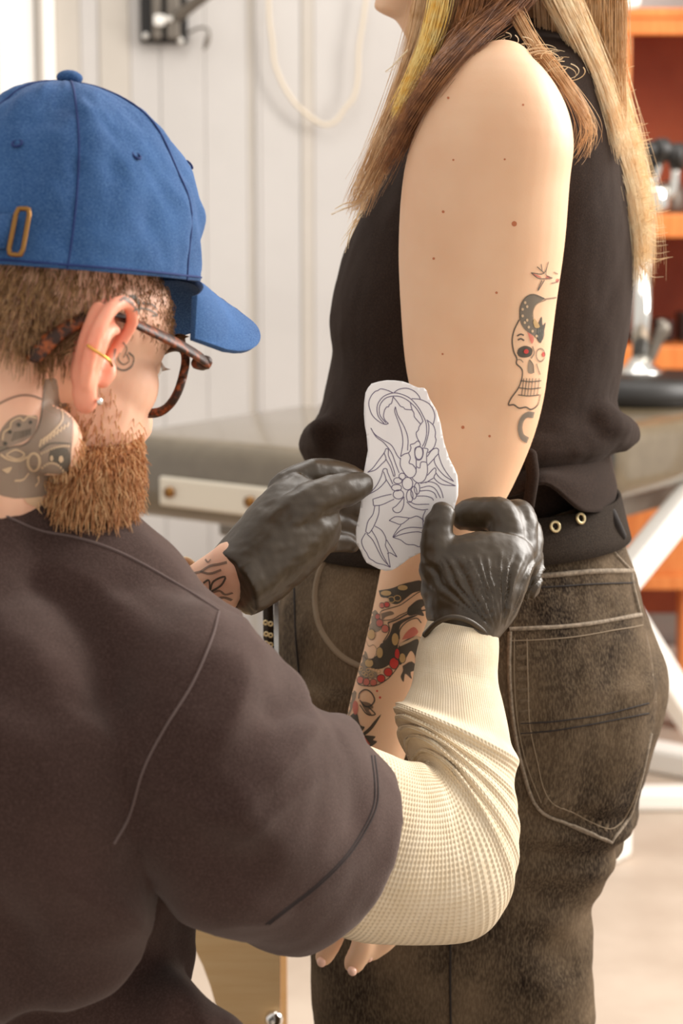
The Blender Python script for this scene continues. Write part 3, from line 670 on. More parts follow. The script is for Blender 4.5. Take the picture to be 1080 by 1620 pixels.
for (x, y) in ((877, 798), (917, 820), (877, 833), (828, 808), (838, 838), (790, 812), (560, 822), (545, 826), (560, 862), (950, 790)):
    h = hit(bvb, x, y)
    if h: add('eyelet', torus(h[0]+h[1]*.001, .0042, .0014, h[1], 24, 8), M['eyelet'], belt)
bk = add('buckle_edge', tube([P(520, 836, YT-.135), P(545, 831, YT-.145), P(562, 826, YT-.15)], [.0022]*3, 8), M['silver'], belt)
tail = [[P(417, 940, YT-.10), P(426, 940, YT-.11), P(434, 940, YT-.10)], [P(416, 990, YT-.10), P(425, 990, YT-.11), P(433, 992, YT-.10)], [P(417, 1045, YT-.10), P(426, 1045, YT-.11), P(434, 1048, YT-.10)], [P(420, 1100, YT-.10), P(428, 1100, YT-.11), P(436, 1100, YT-.10)]]
tail = [[P(470, 870, YT-.09), P(478, 868, YT-.10), P(484, 870, YT-.09)], [P(430, 905, YT-.10), P(440, 905, YT-.11), P(450, 905, YT-.10)]]+tail
V, F, th = skirt(tail, 4, 4, .003); o = add('belt_tail', (V, F), M['belt'], belt, label='loose end of the belt hanging in front'); md = o.modifiers.new('s', 'SOLIDIFY'); md.thickness = .003
for (x, y) in ((421, 1003), (428, 1005), (421, 1018), (428, 1020), (420, 985), (428, 987)): add('eyelet', torus(P(x, y, YT-.114), .0017, .0008, (0, 1, 0), 14, 6), M['eyelet'], belt)
o = add('belt_clip', mesh_of(box(P(437, 1000, YT-.098), (.004, .006, .06)), smooth=False), M['silver'], belt)
# belt loop at the back and its dark gap
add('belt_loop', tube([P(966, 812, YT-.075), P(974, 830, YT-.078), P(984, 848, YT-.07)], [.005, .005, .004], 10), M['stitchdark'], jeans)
add('belt_loop', tube([P(838, 720, YT-.160), P(842, 752, YT-.165), P(836, 800, YT-.166)], [.006, .0055, .005], 10), M['top'], jeans)
# shoes
for (Y, n) in ((YN, 0), (YG, 1)):
    sh = solid([loft([(W3(xr-.03, Y, .035), W3(0, .038, 0), .03), (W3(xr-.09, Y, .045), W3(0, .042, 0), .042), (W3(xl+.06, Y, .04), W3(0, .046, 0), .038), (W3(xl-.01, Y, .03), W3(0, .045, 0), .028), (W3(xl-.06, Y, .022), W3(0, .03, 0), .02)], 20, 4, (.012, .015))], .006, 3)
    add('shoe', sh, M['shoe'], wom)
# --- hair
def hair_lock(guides, n, spread, seed, wav=.002, frizz=0.0, k=26):
    """strands between guide polylines (px,py,Y); spread in px at root and tip"""
    rs = np.random.RandomState(seed); out = []
    G = []
    for g in guides:
        if g[0][1] == -160: g = [(770, -318, YT-.012), (g[0][0]*.6+770*.4, -262, min(g[0][2], YT-.07))]+list(g)
        q = np.array(catmull([P(*p) for p in g], 8)); s = np.linspace(0, len(q)-1, k)
        G.append(np.array([q[int(a)]*(1-(a % 1))+q[min(int(a)+1, len(q)-1)]*(a % 1) for a in s]))
    G = np.array(G); m = len(G)
    t = np.linspace(0, 1, k)[:, None]
    for i in range(n):
        w = rs.rand()*(m-1); a = int(w); f = w-a; L = G[a]*(1-f)+G[min(a+1, m-1)]*f
        off = rs.randn(3)*np.array([1, 1.3, .6])*spread
        L = L+off*(0.55+.45*t)+wav*np.sin(t*rs.uniform(3, 9)+rs.rand()*6.3)*rs.randn(3)
        if frizz: L = L+frizz*(t**2.2)*rs.randn(3)*np.array([1, .7, .5])
        e = rs.uniform(.72, 1.0); q = max(6, int(k*e)); out.append(L[:q])
    return out
Yf = YT-.10; Yb = YT-.06
CR = P(745, -215, YT)+Vector((.012, 0, 0))
scalp = []
rs0 = np.random.RandomState(21)
for i in range(2600):
    sd = 1 if rs0.rand() < .5 else -1; t0 = rs0.uniform(-.75, 1.0); e = rs0.uniform(0, 1)
    top0 = CR+Vector((.095*math.sin(t0), sd*.004, .088*math.cos(t0)+.01))
    a0 = rs0.uniform(.02, .10)
    p1_ = CR+Vector((.10*math.sin(t0)+.012, sd*.060, .055*math.cos(t0)+.02)); p2_ = CR+Vector((.055+.05*e-.03*(t0 < -.2), sd*(.082+.012*rs0.rand()), -.035)); p3_ = CR+Vector((.045+.075*e, sd*(.070+.02*rs0.rand()), -.10-.16*rs0.rand()))
    scalp.append(np.array(catmull([top0, p1_, p2_, p3_], 6))+rs0.randn(3)*.0012)
scalp2 = []
for i in range(1300):
    q = rs0.uniform(-1.2, 1.2); top0 = CR+Vector((.05+.03*rs0.rand(), .05*math.sin(q), .085))
    scalp2.append(np.array(catmull([top0, CR+Vector((.105*math.cos(q*.6), .085*math.sin(q), .03)), CR+Vector((.110*math.cos(q*.6), .088*math.sin(q), -.07)), CR+Vector((.108*math.cos(q*.5), .085*math.sin(q), -.15-.16*rs0.rand()))], 6))+rs0.randn(3)*.0015)
back = [[(845, -160, Yb+.02), (880, -40, Yb), (905, 60, Yb-.01), (935, 150, Yb-.01), (962, 230, Yb), (985, 300, Yb+.01), (1000, 390, Yb+.02), (1003, 470, Yb+.02)],
        [(870, -160, Yb+.03), (910, -40, Yb+.01), (940, 60, Yb), (962, 150, Yb), (985, 230, Yb+.02), (1004, 310, Yb+.03), (1010, 390, Yb+.03), (1006, 480, Yb+.03)],
        [(890, -160, Yb+.06), (925, -40, Yb+.05), (955, 60, Yb+.05), (978, 150, Yb+.05), (996, 230, Yb+.06), (1012, 310, Yb+.06), (1012, 370, Yb+.06), (1006, 430, Yb+.06)]]
front = [[(690, -160, Yf-.02), (668, -40, Yf-.03), (652, 50, Yf-.04), (634, 120, Yf-.05), (608, 200, Yf-.06), (586, 260, Yf-.06), (568, 310, Yf-.05), (556, 350, Yf-.05)],
         [(735, -160, Yf-.03), (725, -40, Yf-.04), (702, 60, Yf-.05), (665, 140, Yf-.06), (632, 200, Yf-.07), (606, 255, Yf-.07), (580, 300, Yf-.06), (560, 345, Yf-.06)]]
dark = [[(745, -160, Yf-.03), (742, -40, Yf-.05), (728, 40, Yf-.06), (700, 100, Yf-.085), (668, 150, Yf-.10), (638, 210, Yf-.09), (612, 260, Yf-.08), (590, 300, Yf-.07)],
        [(790, -160, Yf-.03), (795, -60, Yf-.04), (790, 0, Yf-.05), (765, 40, Yf-.07), (725, 88, Yf-.10), (680, 145, Yf-.115), (648, 195, Yf-.10), (620, 245, Yf-.09)],
        [(850, -160, Yf-.02), (858, -70, Yf-.03), (846, -25, Yf-.045), (812, 12, Yf-.06), (762, 45, Yf-.08), (716, 88, Yf-.105), (686, 128, Yf-.11), (660, 170, Yf-.105)]]
mid = [[(835, -160, Yf), (850, -60, Yf-.02), (874, 0, Yf-.03), (908, 62, Yf-.03), (940, 128, Yf-.02), (962, 195, Yf-.01), (980, 265, Yf)],
       [(860, -160, Yf), (885, -60, Yf-.01), (908, 0, Yf-.02), (934, 70, Yf-.02), (956, 140, Yf-.01), (974, 205, Yf), (990, 275, Yf+.01)]]
lockg = [[(815, 20, Yf-.06), (845, 70, Yf-.075), (878, 112, Yf-.085), (905, 150, Yf-.085), (925, 185, Yf-.08), (930, 210, Yf-.08), (922, 235, Yf-.08), (908, 258, Yf-.085)]]
strd = lambda gd, n, s, seed, r=.00032, **kw: strands(hair_lock(gd, n, s, seed, **kw), r)
hair = add('hair', strd(back, 2100, .0062, 1, frizz=.004), M['hairblond'], wom, kind=None)
scm = strands(scalp, .0008); scm = add('hair_crown', scm, M['hairmid'], hair); add('hair_crown', strands(scalp2, .0008), M['hairblond'], hair)
add('hair_lock', strd(mid, 800, .005, 2, frizz=.003), M['hairblond'], hair)
add('hair_lock', strd(dark, 1900, .0055, 3), M['hairbrown'], hair, label='dark chestnut underlayer of the hair')
add('hair_lock', strd(front, 850, .005, 4, frizz=.003), M['hairmid'], hair)
yel = [[(690, -100, Yf-.045), (688, -20, Yf-.055), (676, 50, Yf-.065), (655, 110, Yf-.075), (636, 155, Yf-.08), (622, 185, Yf-.08)], [(712, -100, Yf-.05), (706, -20, Yf-.06), (690, 50, Yf-.07), (664, 115, Yf-.08), (642, 160, Yf-.085), (626, 190, Yf-.085)]]
add('hair_lock', strd(yel, 460, .0028, 5), M['hairyellow'], hair, label='yellow dyed streak in the hair')
add('hair_lock', strd(lockg, 90, .0045, 6, frizz=.004), M['hairmid'], hair)
fly = []
rs = np.random.RandomState(11)
for i in range(110):
    y = rs.uniform(90, 420); x = 958+(y-110)*.19 if y < 320 else 1000+rs.rand()*8
    dx = rs.uniform(14, 58); dy = rs.uniform(-4, 34)
    fly.append(np.array(catmull([P(x, y, Yb+.03), P(x+dx*.55, y+dy*.75+6, Yb+.02), P(x+dx, y+dy, Yb)], 6)))
for i in range(34):
    y = rs.uniform(180, 350); x = 645-(y-150)*.46; dx = rs.uniform(-26, 4); dy = rs.uniform(10, 60)
    fly.append(np.array(catmull([P(x+14, y, Yf-.06), P(x+dx*.5, y+dy*.7, Yf-.06), P(x+dx, y+dy, Yf-.06)], 6)))
for i in range(60):
    x = rs.uniform(770, 900); y = 60+(x-770)*.35+rs.uniform(-14, 20); a = rs.uniform(0, 6.3); r = rs.uniform(8, 26)
    fly.append(np.array([P(x+r*math.cos(a+q)*1.2, y+r*.6*math.sin(a+q), Yf-.075-.0003*i) for q in np.linspace(0, rs.uniform(1.2, 3), 12)]))
for pl in ([(584, 305), (565, 322), (545, 330), (524, 339)], [(590, 300), (568, 318), (548, 322), (530, 330)], [(575, 320), (562, 350), (552, 375), (545, 400)], [(645, 80), (636, 90), (622, 105), (608, 114)]):
    for j in range(4): fly.append(np.array(catmull([P(a+rs.randn()*1.2, b+rs.randn()*1.2, Yf-.06) for (a, b) in pl], 6)))
add('stray_hair', strands(fly, .00042), M['hairblond'], hair, kind='stuff')
# --- tattoos, moles on the bare arm (ink lies on the skin)
def Z(ox, oy, s): return lambda pts: [(ox+x/s, oy+y/s) for (x, y) in pts]
def inked(name, items, bv, par, conv, s, label=None):
    """items: ('l', pts, half width in zoom px, material) or ('f', pts, material)"""
    by = {}
    for it in items:
        if it[0] == 'l': vf = stroke(bv, conv(it[1]), it[2]/s/1950, .0006, 0, 4); mk = it[3]
        else: vf = patch(bv, conv(it[1]), 3.2, it[3] if len(it) > 3 else .0003, 3); mk = it[2]
        if vf[1]: by.setdefault(mk, []).append(vf)
    root = None
    for mk in by:
        o = add(name, mesh_of(join(by[mk])), M[mk], par, label=label if root is None else None, kind='stuff'); root = root or o
    return root
zf_ = Z(540, 900, 5.4)
T = []
def l(pts, w=4, m='tat'): T.append(('l', pts, w, m))
def f(pts, m='tat', e=.0003): T.append(('f', pts, m, e))
f([(320, 185), (430, 165), (520, 130), (600, 110), (680, 100), (700, 175), (610, 205), (540, 260), (480, 300), (420, 290), (400, 250), (340, 240)])
f([(440, 470), (520, 430), (600, 400), (650, 395), (540, 450), (500, 490), (492, 560), (482, 650), (478, 740), (430, 800), (350, 850), (260, 850), (225, 790), (300, 740), (330, 650), (360, 625), (410, 560)])
f([(490, 650), (560, 600), (640, 575), (690, 600), (690, 700), (640, 800), (625, 740), (590, 700), (540, 780), (495, 820), (480, 720)])
f([(520, 830), (600, 790), (650, 860), (590, 880), (600, 940), (560, 905), (540, 900), (530, 965), (505, 920), (525, 870)])
f([(570, 330), (640, 270), (700, 260), (725, 300), (680, 335), (705, 400), (640, 390), (580, 400), (560, 370)])
f([(340, 380), (420, 360), (450, 385), (380, 410), (350, 440)], 'tatsoft')
f([(230, 420), (290, 350), (330, 420), (350, 500), (300, 540), (240, 520)], 'tatgrey'); f([(140, 760), (200, 700), (230, 760), (230, 850), (300, 880), (300, 930), (180, 930), (140, 860)], 'tatgrey')
f([(515, 605), (550, 545), (615, 495), (655, 540), (600, 585)], 'tatpink', .0004)
for (x, y, a, b, m) in ((165, 950, 27, 29, 'tatpink'), (215, 965, 27, 29, 'tatpink'), (275, 970, 27, 27, 'tatpink'), (340, 935, 32, 31, 'tatred'), (400, 880, 33, 33, 'tatred'), (450, 805, 37, 46, 'tatred'), (476, 725, 20, 45, 'tatred'), (390, 305, 22, 20, 'tatred'), (350, 312, 20, 20, 'tatpink'), (330, 462, 28, 30, 'tatpink'), (375, 510, 28, 30, 'tatpink'), (312, 408, 18, 22, 'tatpink')):
    f(ell(x, y, a, b), m, .0005); l(ell(x, y, a+3, b+3)+ell(x, y, a+3, b+3)[:1], 3.5)
for (x, y, a, b) in ((260, 560, 30, 42), (460, 600, 28, 52), (330, 715, 26, 45), (240, 805, 35, 34), (520, 760, 25, 40), (385, 207, 45, 22), (525, 160, 42, 22)):
    f(ell(x, y, a, b), 'tattan', .0006); l(ell(x, y, a+3, b+3)+ell(x, y, a+3, b+3)[:1], 3)
for (x, y) in ((480, 250), (430, 262)): l(ell(x, y, 28, 24)+ell(x, y, 28, 24)[:1], 3.5, 'tattan')
l([(330, 400), (345, 360), (420, 335), (500, 310), (560, 270), (640, 210), (690, 185)], 4); l([(360, 440), (440, 430), (500, 395), (570, 360), (620, 300)], 4)
l([(400, 460), (480, 430), (560, 385), (640, 362), (720, 350)], 7); l([(400, 460), (412, 530), (358, 625)], 5); l([(495, 600), (500, 520), (560, 450), (640, 420), (680, 460)], 5)
l([(495, 650), (560, 622), (640, 585), (668, 620), (650, 760), (640, 840)], 12, 'tatlight'); l([(180, 640), (210, 600), (235, 660), (280, 650), (305, 700), (270, 770), (220, 770), (160, 700)], 3.5, 'tatsoft')
for (x, y) in ((170, 850), (195, 890), (232, 865), (275, 865), (320, 875), (215, 905), (258, 905)): l(ell(x, y, 15)+ell(x, y, 15)[:1], 3, 'tattan')
l([(135, 930), (150, 985), (230, 1000), (310, 990), (400, 935), (470, 850), (500, 790)], 4)
l([(150, 1110), (160, 1060), (210, 1030), (260, 1060), (285, 1120), (250, 1170), (200, 1170), (160, 1120)], 7); l([(160, 1160), (220, 1240), (290, 1240), (235, 1180)], 6); f([(165, 1130), (240, 1145), (275, 1185), (235, 1205), (265, 1250), (230, 1245), (190, 1190)], 'tatsoft')
f([(60, 1440), (150, 1420), (230, 1360), (280, 1300), (340, 1240), (290, 1330), (230, 1400), (150, 1442)]); f([(75, 1255), (130, 1225), (160, 1330), (200, 1350), (160, 1390), (90, 1330)]); f([(200, 1420), (290, 1430), (270, 1460), (305, 1475), (250, 1520), (200, 1540), (170, 1500)])
f(ell(165, 1480, 40, 42), 'tatred', .0005); f(ell(122, 1185, 24, 60), 'tatpink', .0005); l([(40, 1300), (90, 1400), (180, 1520)], 6, 'tatsoft'); l([(90, 1300), (150, 1380), (240, 1500)], 10, 'tatpink')
f([(30, 1180), (80, 1050), (130, 1060), (90, 1200), (40, 1300)], 'tatgrey'); f(ell(305, 1042, 9), 'tatred'); f(ell(330, 1098, 10), 'tatred')
inked('dragon_tattoo', T, bvw, skinw, zf_, 5.4, 'dark dragon tattoo with red beads on the forearm')
T = []; zs = Z(770, 380, 4.765)
f([(245, 600), (250, 500), (290, 430), (350, 408), (420, 430), (430, 445), (370, 480), (345, 530), (345, 590), (380, 640), (430, 690), (410, 760), (350, 720), (290, 680), (260, 640)], 'tatfade')
l([(245, 600), (248, 500), (290, 430), (350, 408), (430, 442)], 5, 'tatsoft'); l([(430, 445), (520, 432)], 6, 'tatsoft'); l([(345, 590), (345, 530), (375, 478), (440, 450)], 4, 'tatsoft')
f([(380, 640), (410, 575), (418, 640), (440, 620), (430, 680), (405, 775), (370, 730)], 'tat'); f([(345, 620), (355, 590), (395, 650), (360, 660)], 'tattan', .0006)
for (x, y) in ((285, 470), (266, 520), (266, 570), (282, 620), (300, 602), (312, 655), (340, 685), (370, 722), (300, 500)): f(ell(x, y, 9, 11), 'tatlight', .0006)
f([(300, 690), (350, 730), (335, 780)], 'tatpink', .0006)
l([(240, 600), (202, 680), (188, 760), (200, 840), (222, 890), (220, 930), (255, 965), (265, 1000), (255, 1060), (230, 1120), (180, 1190), (160, 1240), (200, 1240), (240, 1265), (290, 1258), (330, 1275), (380, 1240), (400, 1160)], 6, 'tat')
f([(225, 850), (240, 815), (290, 795), (340, 820), (330, 870), (280, 885), (240, 875)], 'tat'); f(ell(293, 838, 18, 18), 'tatred', .0006); l(ell(400, 865, 32, 48)+[(432, 865)], 6, 'tatsoft'); f(ell(424, 860, 12, 18), 'tatred', .0006)
l([(225, 722), (250, 708), (275, 716)], 6, 'tat'); l([(230, 752), (252, 742), (278, 756)], 6, 'tat'); l([(340, 800), (352, 850), (330, 890)], 7, 'tatsoft')
f([(315, 900), (345, 940), (350, 1000), (310, 1000), (305, 950)], 'tatgrey'); l([(318, 900), (345, 940), (350, 1000)], 4); l([(370, 930), (385, 980), (398, 1012)], 6, 'tatsoft'); l([(225, 900), (250, 900), (270, 920)], 4, 'tatsoft')
for x in (268, 290, 312, 335, 360, 385): l([(x+6, 1040), (x-2, 1110), (x-10, 1172)], 4, 'tat')
for (a, b, y) in ((250, 405, 1058), (240, 402, 1112), (232, 392, 1165)): l([(a, y), ((a+b)/2, y+8), (b, y)], 4, 'tat')
l([(350, 1318), (300, 1315), (262, 1350), (246, 1415), (262, 1480), (305, 1508)], 24, 'tatfade')
l([(330, 245), (380, 285), (430, 290), (490, 285), (440, 258), (460, 160), (425, 250), (330, 245)], 3.5, 'tat'); l([(410, 300), (380, 380), (430, 300)], 5, 'tat'); l([(405, 180), (412, 230)], 4, 'tat'); l([(375, 200), (425, 245)], 4, 'tat')
f([(345, 250), (400, 272), (405, 285), (360, 268)], 'tatpink'); f([(440, 290), (480, 284), (455, 265)], 'tatpink'); l([(500, 240), (530, 255)], 5, 'tatsoft'); l([(480, 325), (520, 315), (545, 290)], 5, 'tatsoft'); f(ell(530, 305, 12, 16), 'tatpink')
inked('skull_tattoo', T, bvw, skinw, zs, 4.765, 'skull and snake tattoo above the elbow')
T = []; zm = Z(0, 0, 1.0)
for (x, y, r) in ((813, 354, 4.2), (709, 155, 2.0), (827, 166, 1.8), (701, 335, 2.2), (686, 409, 2.0), (798, 252, 1.6), (717, 253, 1.6), (774, 690, 2.0), (732, 676, 2.6), (785, 463, 2.0), (700, 560, 1.6)): f(ell(x, y, r), 'mole')
inked('mole', T, bvw, skinw, zm, 1.0)
# ================================================================== the seated man
man = thing('person', (-.2, 1.45, 0), 'seated bearded man in blue cap, glasses, brown T-shirt and black gloves', 'person')
# --- head frame (f = facing direction, r = his right, u = up)
yaw, pit, rol = math.radians(47.5), math.radians(23), math.radians(-3)
f0 = Vector((math.cos(yaw), math.sin(yaw), 0)); hr = Vector((math.sin(yaw), -math.cos(yaw), 0))
hf = f0*math.cos(pit)-Vector((0, 0, 1))*math.sin(pit); hu = hr.cross(hf); 
Rr = Matrix.Rotation(rol, 3, hf); hr = Rr @ hr; hu = Rr @ hu
EARP = P(154, 566, 1.335)
HO = EARP-hr*.076
def H(f, r, u): return HO+hf*f+hr*r+hu*u
def HL(v): d = Vector(v)-HO; return (d.dot(hf), d.dot(hr), d.dot(hu))
def he(c, a, n=20, m=12): return ellip(H(*c), [hf*a[0], hr*a[1], hu*a[2]], n, m)
def ht(pts, rad, n=12, flat=1.0): return tube([H(*p) for p in pts], rad, n, 4, True, flat)
head = [he((.002, 0, .036), (.088, .073, .080), 32, 20), he((-.040, 0, .0), (.062, .064, .062)), he((.046, 0, .04), (.053, .066, .055)), he((.050, 0, -.018), (.048, .061, .066)),
        he((.054, .046, .000), (.026, .018, .026)), he((.052, -.043, .002), (.026, .017, .024)), he((.045, 0, -.07), (.048, .052, .035)), he((.082, 0, -.092), (.020, .026, .018)),
        he((.0, .052, -.055), (.026, .012, .022)), he((.0, -.052, -.055), (.026, .012, .022)), he((.084, 0, .040), (.015, .046, .011)),
        ht([(.092, 0, .034), (.104, 0, .010), (.114, 0, -.012), (.098, 0, -.022)], [.008, .0095, .012, .010]), he((.100, .012, -.017), (.011, .008, .008)), he((.100, -.012, -.017), (.011, .008, .008)),
        he((.095, 0, -.050), (.010, .024, .007)), he((.093, 0, -.060), (.010, .021, .008)), he((.078, .031, .021), (.012, .014, .010)), he((.078, -.031, .021), (.012, .014, .010))]
# right ear: helix, antihelix, concha, lobe, standing off the head
def ear(s):
    def E(f, o, u): return H(f, s*(.070+o), u)
    t = lambda pts, rad, n=10: tube([E(*p) for p in pts], rad, n, 5)
    return [t([(.010, .003, .000), (.016, .006, .016), (.015, .012, .029), (.004, .018, .036), (-.008, .022, .033), (-.017, .024, .022), (-.021, .024, .006), (-.019, .021, -.010), (-.013, .016, -.022)], [.0034, .004, .0043, .0047, .005, .005, .005, .0046, .004]),
            t([(.006, .010, .020), (-.004, .0155, .016), (-.010, .018, .004), (-.010, .016, -.010), (-.004, .012, -.018)], [.0035, .004, .0044, .004, .004]),
            t([(-.003, .003, .024), (-.008, .006, .006), (-.007, .005, -.014)], [.010, .011, .009]),
            t([(.010, .008, -.002), (.009, .010, -.008), (.006, .010, -.015)], [.0042, .0048, .004]),
            t([(-.012, .013, -.014), (-.007, .010, -.024), (-.002, .008, -.030)], [.007, .0082, .0078]),
            t([(-.014, .012, .026), (-.017, .014, .004), (-.013, .010, -.016)], [.006, .007, .0065])]
head += ear(1)+ear(-1)
NB = P(-42, 868, 1.385)             # base of the neck
neckm = loft([(NB+Vector((0, .02, -.04)), Vector((.055, -.035, 0)), .06), (NB, Vector((.044, -.030, 0)), .054), (NB*.5+H(-.035, 0, -.05)*.5+Vector((0, 0, 0)), Vector((.050, -.034, 0)), .060), (H(-.035, 0, -.045), Vector((.048, -.033, .0)), .058), (H(-.03, 0, .0), Vector((.045, -.033, 0)), .055)], 28, 5, (.01, .01))
# trunk under the shirt, arms
shF = Vector((.70, .71, 0)); shR = Vector((.71, -.70, 0))
SR = P(235, 1100, 1.345); EL = P(712, 1375, 1.50); WR = P(728, 985, 1.632)
SL = P(-150, 1040, 1.62); ELl = P(120, 1120, 1.74); WL = P(352, 915, 1.62)
def ts(z, cx, cy, a, b): return (Vector((cx, cy, z)), shR*a, b)
TC = (SR+SL)/2
trunk = loft([ts(.50, -.27, 1.47, .13, .09), ts(.60, -.26, 1.46, .125, .085), ts(.75, -.25, 1.46, .125, .085), ts(.88, -.24, 1.47, .135, .085), ts(.95, TC.x-.01, TC.y, .13, .07), ts(1.0, NB.x, NB.y+.01, .07, .06)], 32, 4, (.02, .02))
armR = tube([SR, P(470, 1315, 1.41), EL, P(718, 1190, 1.560), WR, WR+Vector((.002, .006, .02))], [.048, .045, .036, .029, .0225, .018], 20)
armL = tube([SL, (SL+ELl)/2, ELl, (ELl+WL)/2, WL, WL+(WL-ELl).normalized()*.02], [.055, .05, .042, .034, .0225, .0215], 20)
handsh = [tube([WR+Vector((0, .006, 0)), P(745, 940, 1.648)], [.020, .014], 16), tube([WL, P(425, 850, 1.655)], [.021, .014], 16)]
body_m = solid(head+[neckm, trunk, armR, armL]+handsh, .0022, 5, .5)
skinm = add('body', body_m, M['skinm'], man); body_m.materials.append(M['skinear'])
for p_ in body_m.polygons:
    l3 = HL(p_.center)
    if abs(l3[1]) > .0725 and abs(l3[2]) < .046 and -.035 < l3[0] < .022: p_.material_index = 1
skinm = skinm; bvm = bvh_of(body_m)
# eyes, brows and lashes on the far side of the face
for s in (1, -1):
    add('eye', he((.0815, s*.031, .021), (.0105, .0115, .0085)), M['white'], skinm)
    add('eyebrow', strands([np.array([H(.098-.004*abs(t)-.001, s*(.014+.032*k), .043+.004*math.sin(k*3)), H(.103-.014*k, s*(.018+.034*k), .046+.003*math.sin(k*3)), H(.104-.016*k, s*(.023+.035*k), .045)]) for k in np.linspace(0, 1, 90) for t in (0,)], .0004), M['hairm'], skinm)
    add('eyelash', strands([np.array(catmull([H(.092-.010*k, s*(.020+.024*k), .025), H(.095-.010*k, s*(.021+.025*k), .022), H(.098-.010*k, s*(.0215+.027*k), .022)], 3)) for k in np.linspace(0, 1, 26)], .0002), M['hairm'], skinm)
# the cap's frame (the hair stops at its rim)
cyaw = math.radians(47); cp = math.radians(6); crl = math.radians(-2)
cf = Vector((math.cos(cyaw), math.sin(cyaw), 0))*math.cos(cp)-Vector((0, 0, 1))*math.sin(cp); cr = Vector((math.sin(cyaw), -math.cos(cyaw), 0)); cu = cr.cross(cf)
CC = P(92, 428, 1.405)
AL, AW, AH = .102, .080, .121
# --- short hair and beard, grown from the skin
def scatter(me, keep, n, seed):
    rs = np.random.RandomState(seed); c = []
    for p in me.polygons:
        l3 = HL(p.center); k = keep(l3, p.normal)
        if k > 0: c.append((p.center.copy(), p.normal.copy(), l3, k*p.area))
    w = np.array([x[3] for x in c]); w /= w.sum(); idx = rs.choice(len(c), n, p=w)
    return [(c[i][0]+Vector(rs.randn(3))*.001, c[i][1], c[i][2]) for i in idx], rs
def hair_keep(l3, n):
    f_, r_, u_ = l3
    if u_ > .085 or (H(*l3)-CC).dot(cu) > .004: return 0
    back_ = smooth01(-f_, -.005, .035); low = -.034+.03*smooth01(abs(r_), .03, .07)+.01*noise.noise(Vector((f_*90, r_*90, 0)))
    if u_ < low or f_ > .075: return 0
    if abs(r_) > .078: return 0
    side = smooth01(u_, .02, .05)
    return max(back_, side*.75)
pts, rs = scatter(body_m, hair_keep, 5200, 3); L = []
for (p, n, l3) in pts:
    ln = .020*smooth01(-l3[0], -.03, .06)+.004; d = (n*.42-hu*.9-hf*.15+Vector(rs.randn(3))*.16).normalized()
    L.append([p, p+d*ln*.5+n*.001, p+d*ln-hu*.001])
add('hair', strands([np.array([tuple(q) for q in s]) for s in L], .00035), M['hairm'], man, label='short brown hair below the cap')
def beard_keep(l3, n):
    f_, r_, u_ = l3
    if abs(r_) > .09 or f_ > .13: return 0
    if u_ > -.008-.012*(f_ < .02) or f_ < .012 or u_ < -.11: return 0
    if f_ < .02 and u_ < -.095: return 0
    ck = -.026-.018*smooth01(f_, .02, .06)
    k = smooth01(-u_, -ck-.030, -ck+.02)
    if f_ > .085 and u_ > -.045: return 0
    return max(k, .25*(f_ < .03 and u_ > -.05))
bb_me = solid([loft([ST(158, 700, 194, 684, 1.372, .018, 1.41), ST(132, 718, 198, 702, 1.360, .022, 1.405), ST(116, 744, 190, 730, 1.350, .026, 1.405), ST(100, 778, 174, 772, 1.350, .026, 1.41), ST(92, 808, 156, 808, 1.355, .022, 1.415), ST(108, 832, 142, 836, 1.37, .014, 1.42)], 28, 5, (.01, .01))], .003, 4, .5, lambda v, n: .003*fbm(v, 60, 3, 2))
pts, rs = scatter(bb_me, lambda l3, n: 1.0 if n.y < .6 else .3, 6000, 4); L = []; L2 = []
for (p, n, l3) in pts:
    ln = .006+.011*smooth01(-l3[2], .03, .095); d = (n*.55-hu*.80+hf*.12+Vector(rs.randn(3))*.17).normalized()
    s = np.array(catmull([p, p+d*ln*.5+n*.002, p+d*ln-hu*.006*ln/.04+Vector(rs.randn(3))*.0015], 3)); (L2 if rs.rand() < .28 else L).append(s)

pts2, rs = scatter(body_m, beard_keep, 4600, 9)
for (p, n, l3) in pts2:
    d = (n*.35-hu*.85+hf*.1+Vector(rs.randn(3))*.2).normalized(); (L2 if rs.rand() < .55 else L).append(np.array([tuple(q) for q in (p, p+d*.003, p+d*.006)]))
beard = add('beard', bb_me, M['beard'], man, label='full ginger beard'); add('whiskers', strands(L, .00042), M['beard'], beard, kind='stuff'); add('pale_whisker', strands(L2, .0004), M['beardlight'], beard, kind='stuff')
# --- cap
def cap_pt(th, t, off=0.0):
    """th angle from the front towards his right, t 0 rim .. 1 top"""
    a = t*math.pi/2; rr = math.cos(a)**.92; zz = math.sin(a)**.98
    lx = AL*(1.0+.02*math.cos(th)); base = CC+cf*(lx+off)*math.cos(th)*rr+cr*(AW+off)*math.sin(th)*rr+cu*(AH+off)*zz
    base = base+cf*.010*zz*(1-zz)*2
    return base
def cap_d(th, t):
    v = Vector((math.cos(th)*2.0, math.sin(th)*2.0, t*2.6)); s = 0
    s += (.0045*fbm(v, 1.1, 8, 2)+.0016*fbm(Vector((v.x*1.2, v.y*1.2, v.z*1.6+.6*v.x)), 2.3, 4, 2))*(1-t**3)
    for k in range(6):
        dth = (th-(k*math.pi/3)+math.pi) % (2*math.pi)-math.pi; s -= .0012*math.exp(-(dth/.05)**2)*(1-t)
    fr = smooth01(math.cos(th), .35, .9)*math.exp(-((t-.24)/.14)**2)
    s += fr*.0022*math.sin(t*26+5*th+2*noise.noise(v*2))
    return s
nt_, nz = 150, 48; V = []; F = []
for j in range(nz+1):
    t = .985*j/nz
    for i in range(nt_):
        th = 2*math.pi*i/nt_; V.append(cap_pt(th, t, cap_d(th, t)))
